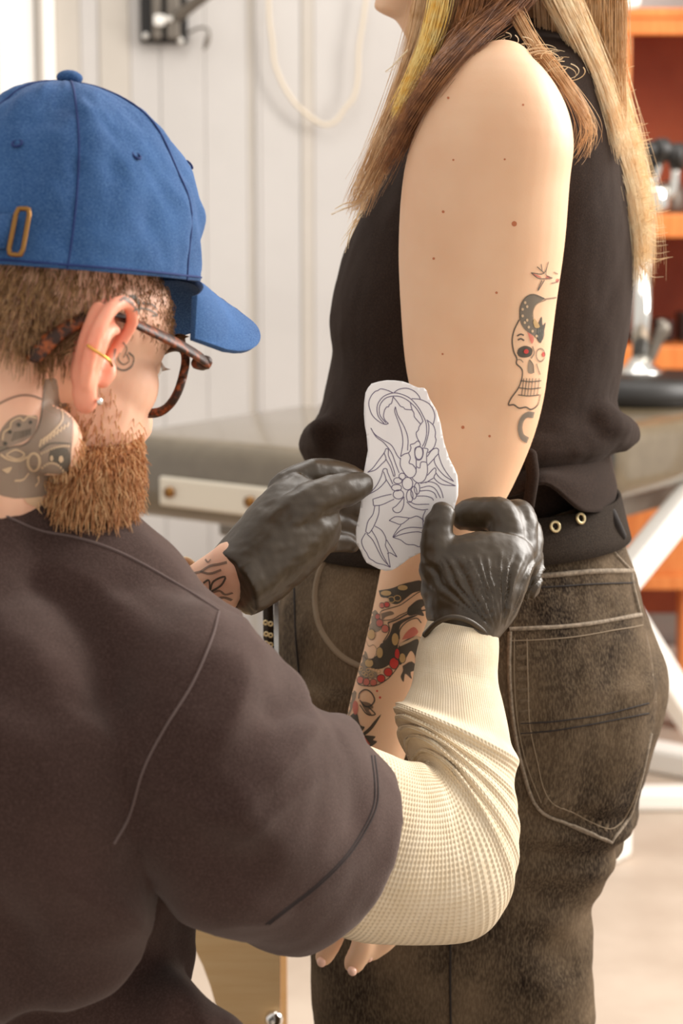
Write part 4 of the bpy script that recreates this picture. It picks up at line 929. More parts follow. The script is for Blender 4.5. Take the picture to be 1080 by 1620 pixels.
for j in range(nz):
    for i in range(nt_): F.append((j*nt_+i, j*nt_+(i+1) % nt_, (j+1)*nt_+(i+1) % nt_, (j+1)*nt_+i))
V.append(cap_pt(0, 1)); top_i = len(V)-1
for i in range(nt_): F.append((nz*nt_+i, nz*nt_+(i+1) % nt_, top_i))
capm = mesh_of((V, F)); cap = add('cap', capm, M['cap'], man, label='blue cotton baseball cap'); md = cap.modifiers.new('s', 'SOLIDIFY'); md.thickness = .002; md.offset = -1
for k in range(6):
    th = k*math.pi/3
    add('panel_seam', tube([cap_pt(th, t, .0003+cap_d(th, t)) for t in np.linspace(.0, .97, 14)], [.0007]*14, 6, 2), M['capstitch'], cap)
add('sweatband_edge', tube([cap_pt(th, .012, .0002+cap_d(th, .012)) for th in np.linspace(0, 2*math.pi, 60)], [.0008]*60, 6, 1), M['capstitch'], cap)
add('button', ellip(cap_pt(0, 1)+cu*.003, [cf*.0085, cr*.0085, cu*.005], 18, 10), M['cap'], cap)
for k in range(6):
    th = math.pi/6+k*math.pi/3; c = cap_pt(th, .42, cap_d(th, .42)); n = (c-CC).normalized(); add('eyelet', torus(c+n*.0004, .0030, .0008, n, 20, 8), M['capstitch'], cap)
# brim: a curved, drooping peak
def brim_pt(a, s):
    r = .064*a; fr = AL*1.02*math.sqrt(max(0, 1-(r/AW)**2)); fo = AL*.60+(.164-AL*.60)*max(0, 1-abs(a)**2.6)**.5
    f_ = fr+(max(fo, fr+.001)-fr)*s; arch = .040*abs(a)**1.8*(.30+.70*smooth01(s, 0, .6))
    return CC+cf*f_+cr*r+cu*(.002-.30*(f_-fr)-1.5*(f_-fr)**2-arch)
V = []; F = []; na, ns = 44, 14
for i in range(na+1):
    a = -1+2*i/na
    for j in range(ns+1): V.append(brim_pt(a, j/ns))
for i in range(na):
    for j in range(ns): q = i*(ns+1)+j; F.append((q, q+1, q+ns+2, q+ns+1))
o = add('brim', (V, F), M['cap'], cap); md = o.modifiers.new('s', 'SOLIDIFY'); md.thickness = .004; md.offset = 0; bevel(o, .0015, 2)
for k in range(3):
    sk = .35+.22*k; add('brim_stitch', tube([brim_pt(a, sk)+cu*.0022 for a in np.linspace(-.9, .9, 30)], [.0004]*30, 6, 1), M['capstitch'], cap)
# strap and buckle at the back
def strap(t0, t1, ths, off): 
    V = []; F = []
    for th in ths: V += [cap_pt(th, t0, off+cap_d(th, t0)), cap_pt(th, t1, off+cap_d(th, t1))]
    for i in range(len(ths)-1): F.append((2*i, 2*i+1, 2*i+3, 2*i+2))
    return V, F
ths = np.linspace(math.radians(204), math.radians(143), 24)
o = add('strap', strap(.045, .150, ths, .0060), M['cap'], cap); md = o.modifiers.new('s', 'SOLIDIFY'); md.thickness = .003
b = []
for (th, t) in ((142, .028), (142, .168), (137, .168), (137, .028)): b.append(cap_pt(math.radians(th), t, .007+cap_d(math.radians(th), t)))
b2 = []
for i in range(4):
    p, q = b[i], b[(i+1) % 4]
    for k in range(8): b2.append(p.lerp(q, .12+.76*k/7))
b2.append(b2[0]); add('buckle', tube(b2, [.0016]*len(b2), 8, 1), M['brass'], cap)
# --- glasses: temples, rims, bridge, lenses
GL = thing.__call__ if False else None
def G(f, r, u): return H(f-.009*smooth01(f, .0, .05), r, u)
def rim(s):
    pts = []
    for k in range(33):
        q = 2*math.pi*k/32; cs, sn = math.cos(q), math.sin(q)
        rx, ru = .0265, .0225
        x = s*.035+rx*math.copysign(abs(cs)**.8, cs); z = .016+ru*math.copysign(abs(sn)**.85, sn)+(.002 if sn > 0 else 0)
        pts.append(G(.109-.012*(abs(x)-.02)/.04+.009*(z-.016), x, z))
    return pts
gl = add('glasses', tube(rim(1), [.0029]*33, 10, 2, False, 1.3), M['tortoise'], man, label='tortoiseshell glasses')
add('rim', tube(rim(-1), [.0029]*33, 10, 2, False, 1.3), M['tortoise'], gl)
for s in (1, -1):
    add('temple', join([tube([G(.106, s*.0655, .030), G(.102, s*.0705, .031), G(.07, s*.0765, .031), G(.03, s*.0770, .0305), G(.008, s*.0765, .0300), G(-.012, s*.0765, .024), G(-.034, s*.075, .004), G(-.046, s*.073, -.014)], [.0052, .0062, .0062, .0052, .0044, .0044, .0054, .0060], 12, 5, True, .42),
                      tube([G(.109, s*.0585, .0305), G(.109, s*.0635, .0305), G(.106, s*.0695, .0305)], [.0042, .0048, .0046], 10, 3)]), M['tortoise'], gl)
    add('hinge', ellip(G(.108, s*.0708, .031), [hf*.0016, hr*.0025, hu*.0020]), M['silver'], gl)
    r_ = rim(s); c = sum(r_[:-1], Vector())/32; V = [c]+r_[:-1]; add('lens', (V, [(0, 1+k, 1+(k+1) % 32) for k in range(32)]), M['lens'], gl)
add('bridge', tube([G(.115, .009, .022), G(.117, 0, .026), G(.115, -.009, .022)], [.0028]*3, 10, 4), M['tortoise'], gl)
# --- ear jewellery
add('ear_cuff', tube([H(-.026, .095, -.001), H(-.022, .101, -.004), H(-.014, .103, -.006), H(-.006, .098, -.007)], [.0010]*4, 8, 5), M['gold'], man, label='thin gold hoop around the ear rim')
add('ear_stud', ellip(H(.001, .087, -.028), [hf*.0024, hr*.0018, hu*.0024], 12, 8), M['silver'], man, label='tiny silver stud in the ear lobe')
# --- T-shirt
def ts_disp(v, n):
    p = topx(v); x, y = p; d = .0035*fbm(v, 9, 2, 2)+.0016*fbm(v, 26, 5, 2)
    def rdg(q, s): return 1-abs(noise.noise(q+Vector((s, s, s))))*3.2      # sharp fold ridges
    k = smooth01(y, 1380, 1480)*(1-smooth01(x, 300, 420)); d += k*.007*rdg(Vector((v.x*22+v.z*5, v.y*10, v.z*4)), 3)
    k = smooth01(y, 1180, 1320)*(1-smooth01(y, 1420, 1520))*smooth01(x, 40, 140)*(1-smooth01(x, 380, 480)); a = v.x*.55+v.z*.83; b_ = v.x*.83-v.z*.55
    d += k*.006*rdg(Vector((a*24, v.y*6, b_*5)), 7)
    k = smooth01(x, 300, 380)*(1-smooth01(x, 540, 610))*(1-smooth01(y, 1250, 1400)); a = v.x*.6-v.z*.8; d += k*.0045*rdg(Vector((a*20, v.y*8, (v.x*.8+v.z*.6)*5)), 12)
    g = math.exp(-((x-470)/46)**2-((y-1122)/24)**2); d -= .006*g; g = math.exp(-((x-545)/40)**2-((y-1152)/26)**2); d += .004*g
    k = (1-smooth01(x, 150, 260))*smooth01(y, 860, 920)*(1-smooth01(y, 1150, 1300)); d += k*.004*rdg(Vector((v.x*9, v.y*9, v.z*15+v.x*6)), 17)
    return d
sleeve = loft([ST(250, 918, 100, 1200, 1.37, .075), ST(345, 962, 190, 1330, 1.335, .085), ST(442, 1052, 300, 1432, 1.345, .088), ST(500, 1120, 372, 1478, 1.375, .088), ST(548, 1152, 430, 1500, 1.40, .086), ST(596, 1188, 474, 1490, 1.42, .082), ST(633, 1228, 516, 1452, 1.435, .076)], 40, 5, (.02, .003), 2.0, .22)
sleeveL = tube([SL, SL+(ELl-SL)*.35, SL+(ELl-SL)*.75], [.075, .075, .078], 24)
shirt_t = loft([ts(.50, -.262, 1.45, .20, .15), ts(.57, -.262, 1.45, .168, .135), ts(.62, -.262, 1.455, .160, .13), ts(.70, -.262, 1.46, .164, .13), ts(.80, -.256, 1.46, .172, .133), ts(.88, -.250, 1.462, .182, .13), ts(.945, TC.x-.01, TC.y, .19, .11), ts(.985, TC.x-.01, TC.y, .165, .09), ts(1.02, (TC.x+NB.x)/2, (TC.y+NB.y)/2, .12, .075), ts(1.05, NB.x, NB.y+.005, .08, .068)], 48, 5, (.02, .002))
yokeR = loft([(P(-60, 915, 1.47), Vector((.0, 0, .055)), .09), (P(30, 930, 1.43), Vector((.0, 0, .055)), .085), (P(140, 968, 1.39), Vector((0, 0, .05)), .08), (P(230, 1010, 1.36), Vector((0, 0, .05)), .075), (P(310, 1062, 1.345), Vector((0, 0, .048)), .07)], 28, 4, (.02, .02))
zz_ = Vector((0, 0, 1)); collar = loft([(NB+zz_*.040+shF*.012, shR*.066-zz_*.006, .070), (NB+zz_*.014-shF*.008, shR*.074-zz_*.010, .078), (NB-zz_*.03-shF*.03, shR*.105-zz_*.02, .094), (NB-zz_*.09-shF*.035, shR*.165, .108), (NB-zz_*.17-shF*.02, shR*.165, .10), (NB-zz_*.26, shR*.14, .08)], 40, 6, (.003, .03)); upback = ellip(NB-shF*.03+Vector((0, 0, -.075)), [shR*.15, shF*.085, (0, 0, .075)], 28, 16); scap = ellip(P(70, 1110, 1.40), [(.13, -.02, 0), (0, .105, 0), (0, 0, .15)], 28, 18); lat = ellip(P(42, 1330, 1.42), [(.12, -.02, 0), (0, .105, 0), (0, 0, .2)], 28, 18); flare = tube([P(190, 1560, 1.36), P(270, 1608, 1.345), P(335, 1640, 1.34), P(360, 1700, 1.35)], [.03, .03, .026, .026], 18)
ts_me = solid([sleeve, sleeveL, shirt_t, yokeR, collar, upback, flare, scap, lat], .0042, 14, .5, ts_disp)
tshirt = add('t_shirt', ts_me, M['tshirt'], man, label='washed dark brown T-shirt'); bvt = bvh_of(ts_me)
tseam = lambda pts, w, h, m, nm='seam': add(nm, mesh_of(stroke(bvt, pts, w, .0003, h)), m, tshirt)
tseam([(346, 968), (335, 1010), (305, 1080), (262, 1150), (228, 1215), (205, 1290), (180, 1335)], .0009, .0006, M['seam'])
tseam([(0, 812), (60, 838), (120, 850), (175, 868), (225, 892), (290, 930), (346, 966)], .0009, .0006, M['seam'])
for dx in (0, 5): tseam([(587+dx, 1196), (592+dx, 1240), (590+dx, 1275), (575+dx, 1310), (545+dx, 1355), (500+dx, 1400), (455+dx, 1435), (420+dx, 1462)], .0005, .0006, M['seamdark'], 'hem_stitching')
# --- cream thermal sleeve of the right arm: waffle knit with folds and a ribbed cuff
def waffle(sts, n, m, folds, cuff, hint):
    C = catmull([s[0] for s in sts], 12); A = catmull([s[1] for s in sts], 12); D = catmull([[s[2]] for s in sts], 12)
    cl = np.concatenate([[0], np.cumsum([np.linalg.norm(C[i+1]-C[i]) for i in range(len(C)-1)])]); tot = cl[-1]
    V = np.zeros((m, n, 3)); cell = .0036
    for i in range(m):
        s = tot*i/(m-1); k = min(np.searchsorted(cl, s, 'right')-1, len(C)-2); f_ = (s-cl[k])/(cl[k+1]-cl[k]+1e-9)
        c = C[k]*(1-f_)+C[k+1]*f_; a = A[k]*(1-f_)+A[k+1]*f_; dd = D[k][0]*(1-f_)+D[k+1][0]*f_
        k0, k1 = max(k-3, 0), min(k+4, len(C)-1); t = (C[k1]-C[k0])*np.array((1, .3, 1)); t /= np.linalg.norm(t)+1e-9
        b = np.cross(a, t); b = b/(np.linalg.norm(b)+1e-9)*dd
        cm = 1-smooth01(s, tot*cuff-.004, tot*cuff+.004) if cuff > 0 else 0
        wf = 1-smooth01(s, tot*cuff-.010, tot*cuff)
        for j in range(n):
            q = 2*math.pi*j/n; r = a*math.cos(q)+b*math.sin(q); rl = np.linalg.norm(r); nr = r/(rl+1e-9)
            d = wf*.0013*(1-(1-abs(math.cos(math.pi*s/cell))**2.5)*(1-abs(math.cos(q*50))**2.5))
            if wf < 1: d += (1-wf)*.0003*math.sin(q*120)
            d += folds(s/tot, q)
            V[i, j] = c+r+nr*d
    V = V.reshape(-1, 3); F = [(i*n+j, i*n+(j+1) % n, (i+1)*n+(j+1) % n, (i+1)*n+j) for i in range(m-1) for j in range(n)]
    return [tuple(v) for v in V], F
def foldsR(t, q):
    d = 0; inner = math.cos(q-math.pi)*.5+.5     # inner side of the elbow gathers the folds
    for (c, w, a, ph) in ((.52, .018, .0070, .0), (.575, .018, .0075, .4), (.63, .018, .0075, -.3), (.685, .018, .0068, .2), (.455, .022, .0060, .5)):
        d += a*math.exp(-((t-c-.018*math.sin(q+ph))/w)**2)*(.25+.75*inner)
    d += .0026*noise.noise(Vector((math.cos(q)*1.6, math.sin(q)*1.6, t*9)))
    d += .0050*math.exp(-((t-.715)/.016)**2)
    return d
slv = [ST(560, 1180, 470, 1420, 1.43, .058), ST(630, 1205, 520, 1466, 1.455, .060), ST(668, 1216, 620, 1480, 1.475, .060), ST(685, 1214, 732, 1480, 1.495, .058), ST(676, 1195, 782, 1432, 1.512, .056), ST(655, 1165, 806, 1350, 1.53, .052), ST(640, 1140, 809, 1260, 1.55, .049), ST(638, 1112, 806, 1185, 1.568, .046), ST(650, 1085, 796, 1120, 1.585, .0415),
       ST(654, 1055, 789, 1080, 1.598, .037), ST(660, 1020, 786, 1035, 1.61, .034), ST(676, 982, 783, 1002, 1.622, .031)]
me = mesh_of(waffle(slv, 420, 640, foldsR, .735, None))
thR = add('thermal_sleeve', me, M['thermal'], man, label='cream waffle knit sleeve of the right arm'); md = thR.modifiers.new('s', 'SOLIDIFY'); md.thickness = .002; md.offset = -1
sl2 = [(np.array(SL+(ELl-SL)*.6), np.array((.02, 0, .045)), .05), (np.array(ELl), np.array((.02, 0, .05)), .05), (np.array((ELl+WL)/2), np.array((-.02, 0, .040)), .042), (np.array(WL-(WL-ELl).normalized()*.028), np.array((-.016, 0, .030)), .033)]
thL = add('thermal_sleeve', mesh_of(waffle(sl2, 120, 160, lambda t, q: .002*noise.noise(Vector((math.cos(q), math.sin(q), t*9))), .0, None)), M['thermal'], man, label='cream sleeve end of the left arm'); md = thL.modifiers.new('s', 'SOLIDIFY'); md.thickness = .002; md.offset = -1
# --- gloves
def gloveR_disp(v, n):
    p = topx(v); dx, dy = p[0]-792, 1012-p[1]; r = math.hypot(dx, dy); a = math.atan2(dy, -dx)
    k = smooth01(r, 10, 60)*(1-smooth01(r, 150, 235))
    aa = a+.10*noise.noise(Vector((a*2.5, r*.014, 4)))+.03*noise.noise(Vector((a*9, r*.03, 9)))
    wv = noise.noise(Vector((aa*9.5, r*.004, 2)))+.55*noise.noise(Vector((aa*21, r*.008, 6)))
    d = k*.0046*(abs(wv)*-1.5+.45)*smooth01(a, .55, .9)*smooth01(p[1], 868, 910)
    d += .0014*noise.noise(Vector((p[0]*.012, p[1]*.055, 3)))*(1-smooth01(p[0], 700, 760))
    d += .0007*fbm(v, 90, 2, 2)
    return d
YH2 = 1.652
pR = loft([ST(678, 992, 788, 1010, 1.625, .036, 1.628), ST(672, 960, 812, 978, 1.630, .034), ST(668, 915, 836, 930, 1.638, .032), ST(674, 885, 845, 892, 1.648, .029), ST(694, 866, 842, 868, 1.656, .025)], 36, 5, (.002, .004))
gR = [pR, ptube([(706, 950, 1.632, 38), (694, 905, 1.636, 32), (691, 858, 1.642, 27), (695, 828, 1.648, 25), (700, 812, 1.651, 21)], 16), ptube([(720, 900, 1.645, 36), (770, 892, 1.652, 34)], 14),
      ptube([(800, 875, 1.655, 36), (802, 838, 1.662, 31), (792, 814, 1.668, 28), (765, 813, 1.676, 27), (742, 815, 1.682, 27), (733, 817, 1.684, 24)], 16),
      ptube([(818, 872, 1.662, 33), (826, 828, 1.674, 25), (818, 812, 1.684, 24), (790, 822, 1.694, 23), (765, 830, 1.698, 20)], 14),
      ptube([(826, 895, 1.668, 30), (838, 850, 1.682, 22), (830, 835, 1.69, 21), (805, 845, 1.698, 20), (785, 852, 1.70, 18)], 14),
      ptube([(828, 925, 1.668, 26), (844, 886, 1.680, 18), (836, 872, 1.688, 17), (816, 876, 1.695, 15)], 12)]
gr_me = solid(gR, .0016, 4, .5, gloveR_disp)
gloveR = add('glove', gr_me, M['glove'], man, label='black nitrile glove on the right hand'); bvgr = bvh_of(gr_me)
add('cuff_roll', mesh_of(tube([P(672, 1004, 1.60), P(690, 986, 1.592), P(715, 976, 1.588), P(745, 984, 1.590), P(770, 1004, 1.600), P(782, 1018, 1.61), P(772, 1010, 1.650), P(740, 990, 1.662), P(700, 990, 1.656), P(676, 1000, 1.63), P(672, 1004, 1.60)], [.0022]*11, 8, 5, False)), M['glove'], gloveR)
def gloveL_disp(v, n):
    p = topx(v); a = (p[0]*.55+p[1]*.83); b = p[0]*.83-p[1]*.55
    d = .0016*noise.noise(Vector((a*.045, b*.010, 1)))*(1-smooth01(p[0], 480, 540))+.0010*noise.noise(Vector((p[0]*.03, p[1]*.08, 7)))*math.exp(-((p[0]-470)/50)**2)
    return d+.0006*fbm(v, 90, 4, 2)
pL = loft([ST(338, 872, 396, 974, 1.61, .036), ST(362, 842, 425, 960, 1.618, .035), ST(392, 806, 470, 925, 1.628, .034), ST(425, 772, 508, 890, 1.64, .032), ST(455, 752, 528, 862, 1.652, .028)], 36, 5, (.002, .012))
gL = [pL, ptube([(425, 855, 1.618, 44), (468, 812, 1.622, 36), (510, 785, 1.632, 30), (548, 774, 1.645, 28), (570, 767, 1.654, 22)], 16),
      ptube([(452, 775, 1.655, 30), (490, 752, 1.668, 26), (528, 750, 1.682, 24), (560, 760, 1.690, 22), (578, 768, 1.694, 18)], 14),
      ptube([(470, 800, 1.665, 30), (510, 790, 1.690, 24), (545, 800, 1.700, 22), (565, 806, 1.702, 18)], 14),
      ptube([(480, 835, 1.665, 30), (518, 825, 1.690, 23), (548, 832, 1.700, 20), (562, 838, 1.702, 17)], 14),
      ptube([(485, 868, 1.660, 26), (518, 856, 1.682, 20), (545, 858, 1.692, 17), (556, 862, 1.694, 14)], 12)]
gl_me = solid(gL, .0016, 4, .5, gloveL_disp)
gloveL = add('glove', gl_me, M['glove'], man, label='black nitrile glove on the left hand')
# --- trousers, shoes (below the frame)
HPR = Vector((-.17, 1.38, .53)); HPL = Vector((-.34, 1.55, .53)); KR = Vector((.18, 1.50, .53)); KL = Vector((-.32, 1.86, .50)); FR = Vector((.16, 1.42, .09)); FL = Vector((-.33, 1.84, .09))
tr = solid([tube([HPR, (HPR+KR)/2, KR], [.09, .085, .065], 20), tube([KR, (KR+FR)/2, FR], [.066, .06, .05], 20), tube([HPL, (HPL+KL)/2, KL], [.09, .085, .065], 20), tube([KL, (KL+FL)/2, FL], [.066, .06, .05], 20), ellip((-.27, 1.46, .55), [(.17, 0, 0), (0, .16, 0), (0, 0, .09)])], .007, 4)
add('trousers', tr, M['trousers'], man)
for (Fv, d) in ((FR, Vector((.95, .3, 0))), (FL, Vector((.8, .6, 0)))):
    s_ = Vector((-d.y, d.x, 0)); b0 = Vector((Fv.x, Fv.y, 0))
    add('shoe', solid([loft([(b0-d*.07+Vector((0, 0, .035)), s_*.036, .033), (b0+Vector((0, 0, .045)), s_*.042, .043), (b0+d*.08+Vector((0, 0, .036)), s_*.046, .034), (b0+d*.16+Vector((0, 0, .025)), s_*.036, .023)], 20, 4, (.015, .02))], .006, 3), M['shoe'], man)
ws = thing('work_stool', (-.27, 1.46, 0), 'round black stool under the seated man', 'stool')
add('seat', lathe((-.27, 1.46, .355), [(.0, 0), (.17, 0), (.18, .02), (.18, .055), (.16, .075), (0, .08)], 40), M['bedvinyl'], ws)
add('column', cyl((-.27, 1.46, .215), .025, .29, 20), M['chrome'], ws)
add('base', lathe((-.27, 1.46, 0), [(.22, 0), (.22, .02), (.06, .06), (.03, .08), (0, .08)], 40), M['chrome'], ws)
# --- ink on the man's skin
T = []; zn = Z(0, 600, 6.75)
f([(475, 0), (600, 0), (640, 240), (720, 260), (770, 450), (760, 700), (740, 950), (640, 1080), (510, 1200), (450, 1250), (250, 1270), (100, 1260), (-40, 1180), (-40, 760), (120, 720), (250, 700), (370, 600), (430, 400), (450, 200)], 'tatgrey')
f([(-40, 620), (20, 520), (100, 430), (200, 380), (300, 390), (400, 400), (370, 560), (280, 650), (150, 700), (0, 740), (-40, 740)], 'tatgrey')
l([(-20, 265), (80, 215), (180, 180), (260, 170), (350, 180), (440, 212)], 8, 'tatsoft'); l([(470, -10), (455, 180), (435, 400), (380, 560), (270, 690), (120, 720), (-20, 770)], 8, 'tatsoft')
l([(770, 430), (772, 600), (745, 800), (745, 940)], 6, 'tatsoft'); l([(20, 650), (40, 560), (100, 520), (120, 450), (200, 410), (245, 440), (300, 395), (390, 420)], 8, 'tatlight')
for (x, y, r) in ((195, 485, 22), (100, 560, 20), (50, 685, 22), (320, 460, 20)): f(ell(x, y, r), 'tat', .0007)
for k in range(12): l([(120+k*18, 660-k*6), (150+k*16, 560-k*3)], 4, 'tatsoft')
l(ell(360, 880, 62, 92)+ell(360, 880, 62, 92)[:1], 11, 'tatlight'); l([(640, 250), (660, 350), (655, 450), (560, 560), (450, 650)], 8, 'tatlight')
for k in range(9): l([(420+k*36, 720-k*26), (440+k*36, 640-k*22)], 9, 'tatlight')
for k in range(12): f(ell(440+k*26, 790-80*math.sin(k*.16)*1.0, 9, 13), 'tatlight', .0007)
l([(420, 760), (520, 690), (640, 680), (750, 690)], 7, 'tatsoft')
for k in range(10): f(ell(450+k*24, 900+3*(k-4)**2-10, 10, 14), 'tatlight', .0007)
f([(530, 740), (720, 740), (740, 940), (690, 980), (600, 890), (520, 870)], 'tatsoft', .0005); f(ell(545, 840, 18, 30), 'tatlight', .0007); f(ell(645, 850, 25, 36), 'tatlight', .0007)
l([(0, 800), (80, 850), (200, 870), (300, 820)], 9, 'tatlight'); l([(60, 800), (160, 750), (260, 800), (180, 850), (60, 810)], 7, 'tatlight'); f([(10, 960), (120, 930), (80, 1000)], 'tatlight', .0007)
l([(300, 1000), (240, 1070), (150, 1080)], 9, 'tatlight'); l([(400, 1030), (405, 1090), (370, 1140)], 11, 'tatlight'); l([(500, 1000), (560, 1010), (580, 1040)], 10, 'tatlight'); f([(250, 1270), (480, 1255), (450, 1370), (300, 1330)], 'tatlight', .0006)
inked('neck_tattoo', T, bvm, skinm, zn, 6.75, 'grey ornamental tattoo covering the neck')
T = []; zt2 = Z(60, 450, 3.724)
l([(455, 380), (445, 440), (465, 490), (510, 505), (550, 480), (560, 430), (530, 400)], 5, 'tatfade'); l([(480, 400), (470, 440), (500, 470), (535, 450), (520, 410)], 4, 'tatfade'); l([(500, 340), (520, 380), (500, 430)], 4, 'tatfade')
l([(480, 100), (530, 70), (580, 100), (600, 140), (560, 150)], 7, 'tatfade'); l([(570, 60), (575, 110), (590, 180)], 7, 'tatfade'); l([(600, 140), (650, 150), (700, 180), (670, 185)], 5, 'tatfade'); l([(610, 110), (670, 120), (700, 150)], 5, 'tatfade'); f([(500, 90), (560, 60), (600, 110), (590, 180), (560, 130)], 'tatfade')
inked('temple_tattoo', T, bvm, skinm, zt2, 3.724, 'faded grey tattoo at the temple')
T = []; zl = Z(300, 700, 3.375)
l([(20, 700), (60, 690), (110, 660), (160, 650), (200, 640)], 7, 'tatsoft'); l([(60, 690), (110, 700), (170, 680)], 6, 'tatsoft'); l([(110, 790), (130, 740), (190, 715), (170, 760), (115, 795)], 5, 'tat'); l([(75, 750), (105, 735), (110, 790)], 5, 'tat'); l([(115, 800), (160, 790), (190, 810), (230, 800)], 7, 'tatsoft'); l([(135, 840), (180, 825), (225, 840)], 9, 'tatsoft'); l([(85, 625), (100, 640), (115, 625)], 5, 'tatsoft')
inked('wrist_tattoo', T, bvm, skinm, zl, 3.375, 'leaf tattoo on the left wrist')
# ================================================================== the stencil sheet
zp = Z(560, 590, 5.0612)
YP = 1.668
outl = [(140, 85), (200, 68), (260, 58), (330, 60), (390, 68), (440, 85), (480, 105), (515, 118), (560, 120), (580, 140), (600, 200), (630, 250), (660, 300), (690, 400), (705, 480), (720, 560), (740, 620), (760, 680), (800, 760), (825, 820), (833, 900), (830, 980), (810, 1050), (795, 1110), (760, 1200), (700, 1290), (620, 1390), (545, 1432), (440, 1485), (390, 1525), (340, 1560), (300, 1580), (250, 1585), (200, 1570), (150, 1545), (100, 1520), (70, 1470), (50, 1420), (20, 1370), (12, 1310), (14, 1250), (30, 1180), (45, 1110), (55, 1040), (58, 990), (70, 900), (76, 800), (95, 700), (110, 620), (100, 500), (85, 420), (78, 330), (80, 240), (90, 160), (110, 120)]
v2, f2 = fill2d(zp(outl), 5)
def paper_pt(x, y):
    q = (x-650)/75.0; s = (y-750)/150.0
    return P(x, y, YP+.006*q*q*(1 if x > 650 else .5)+.003*s*s+.0012*math.sin(y*.03+x*.02)-.004*smooth01(-q, .5, 1.1))
pme = mesh_of(([paper_pt(*p) for p in v2], f2))
paper = add('stencil_sheet', pme, M['paper'], label='hand cut white stencil paper with violet line drawing, held against the bare arm', cat='paper')
md = paper.modifiers.new('s', 'SOLIDIFY'); md.thickness = .0005; md.offset = 0
bvpp = bvh_of(pme)
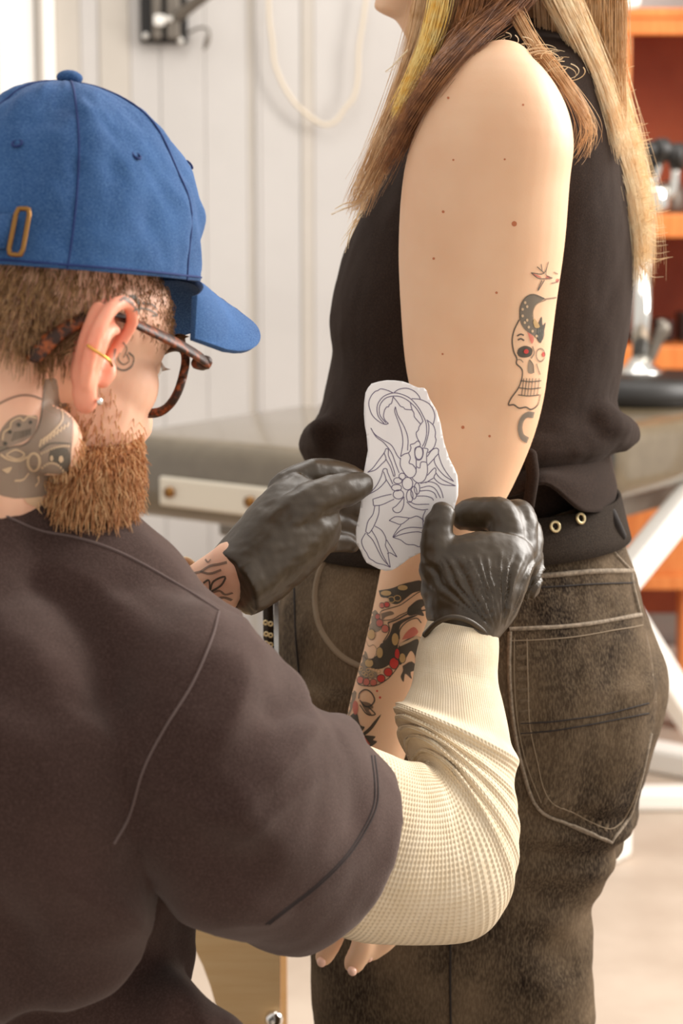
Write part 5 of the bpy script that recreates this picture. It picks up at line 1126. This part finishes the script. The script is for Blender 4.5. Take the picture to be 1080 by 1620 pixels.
LN = [[(312, 160), (270, 140), (215, 127), (190, 140), (165, 150), (135, 185), (117, 235), (125, 290), (150, 345), (200, 390), (245, 410), (275, 405)], [(275, 405), (245, 375), (235, 340), (245, 295), (262, 272), (275, 270), (283, 252), (300, 240), (312, 190)],
[(240, 405), (195, 350), (182, 290), (195, 235), (240, 185), (312, 160), (380, 170), (450, 205), (510, 270), (550, 340), (575, 400), (580, 480), (565, 550), (545, 590)], [(255, 400), (210, 345), (200, 290), (215, 240), (255, 200), (312, 185), (370, 190), (430, 220), (490, 275), (530, 335), (552, 390)], [(585, 380), (597, 420), (595, 480), (578, 550), (562, 595)],
[(320, 155), (360, 130), (420, 122), (480, 145), (515, 180), (530, 212)], [(460, 205), (530, 212), (590, 240), (612, 262), (630, 290), (645, 340), (638, 390), (630, 412)], [(312, 190), (345, 230), (370, 265), (395, 275), (410, 290), (460, 295)], [(450, 240), (462, 290), (478, 320), (482, 350), (510, 385), (535, 412)], [(580, 375), (630, 415), (650, 470), (648, 510), (655, 540), (635, 600), (590, 640)], [(552, 385), (520, 430), (515, 455), (497, 480), (505, 520), (525, 555)],
[(330, 270), (325, 310), (350, 380), (380, 470), (390, 560), (372, 670)], [(330, 270), (350, 340), (400, 430), (430, 520), (428, 620)], [(133, 440), (165, 490), (230, 535), (300, 580), (345, 660), (372, 690)], [(133, 440), (175, 510), (240, 560), (300, 640), (330, 720), (360, 800)],
[(372, 670), (400, 650), (440, 635), (455, 600), (450, 575), (480, 565), (510, 545), (530, 570), (520, 590), (490, 600), (485, 640), (495, 690), (530, 695), (550, 660), (550, 610), (520, 588)], [(372, 680), (370, 740), (400, 800), (440, 838), (480, 825), (497, 780), (470, 735), (440, 720), (450, 680), (435, 640)], [(497, 690), (497, 760), (495, 800)], [(500, 750), (525, 760), (535, 715), (575, 715), (585, 740), (585, 800), (560, 860), (515, 880), (480, 860), (465, 840)], [(545, 600), (590, 610), (580, 650), (580, 715)],
[(108, 795), (150, 760), (195, 700), (240, 640), (255, 607), (275, 615), (275, 660), (300, 720), (325, 800), (325, 830)], [(108, 795), (170, 775), (220, 730), (255, 690), (240, 640)], [(255, 690), (290, 750), (318, 830)], [(120, 970), (180, 900), (215, 830), (235, 770), (262, 770), (270, 800), (310, 890)], [(120, 970), (190, 930), (240, 880), (255, 850), (235, 790)], [(255, 850), (300, 920)],
[(585, 670), (620, 620), (655, 602), (675, 615), (675, 650), (700, 730), (740, 800), (795, 868)], [(675, 645), (640, 690), (660, 750), (720, 820), (795, 868)], [(590, 740), (640, 685)], [(585, 820), (640, 762), (655, 775), (655, 800), (700, 850), (810, 903)], [(655, 800), (640, 840), (700, 890), (810, 903)], [(570, 880), (635, 840)],
[(530, 885), (600, 870), (660, 890), (695, 940), (712, 1000)], [(530, 920), (600, 905), (650, 930), (690, 1000)], [(520, 945), (590, 940), (640, 960), (660, 1000)], [(500, 985), (570, 985), (620, 1000), (635, 1020)], [(420, 1030), (470, 1075), (540, 1095), (590, 1090)], [(440, 1025), (490, 1050), (560, 1050), (600, 1050)],
[(300, 970), (230, 985), (150, 1010)], [(150, 1010), (155, 1060)], [(155, 1062), (220, 1055), (320, 1010)], [(165, 1065), (150, 1130), (110, 1190), (92, 1270)], [(200, 1062), (195, 1130), (160, 1220), (120, 1280), (92, 1270)], [(165, 1225), (215, 1255), (250, 1310), (255, 1350), (250, 1380), (272, 1430), (275, 1470), (290, 1555)], [(100, 1285), (150, 1340), (190, 1420), (230, 1490), (290, 1555)], [(140, 1260), (180, 1330), (220, 1440), (275, 1540)], [(92, 1280), (60, 1340), (75, 1400), (100, 1440), (120, 1480), (150, 1500), (180, 1520), (240, 1535), (290, 1555)], [(260, 1335), (300, 1400), (343, 1473)], [(343, 1473), (290, 1440), (265, 1445)],
[(400, 990), (340, 1060), (308, 1085), (330, 1115), (370, 1110), (395, 1060), (400, 990)], [(280, 1180), (330, 1150), (400, 1155), (450, 1160), (500, 1145), (545, 1170), (550, 1200), (550, 1280)], [(280, 1180), (320, 1195), (375, 1210), (440, 1165)], [(375, 1215), (340, 1260), (310, 1315), (370, 1260), (450, 1235), (545, 1240)], [(310, 1315), (400, 1285), (500, 1270), (550, 1280)], [(310, 1315), (370, 1335), (420, 1370), (480, 1375), (520, 1390), (550, 1360)], [(570, 1100), (550, 1150), (555, 1190)]]
for (x, y, a, b) in ((427, 885, 42, 50), (350, 862, 34, 24), (340, 918, 40, 26), (355, 972, 42, 36), (385, 828, 26, 26), (445, 985, 26, 50), (478, 958, 24, 50), (503, 925, 22, 46), (518, 640, 32, 52)):
    e = ell(x, y, a, b); LN.append(e+e[:1])
parts = [stroke(bvpp, zp(s), .00032, .0005, 0, 5) for s in LN]
add('line_drawing', mesh_of(join(parts)), M['ink'], paper, label='violet line drawing of a scorpion with curled tail', kind='stuff')
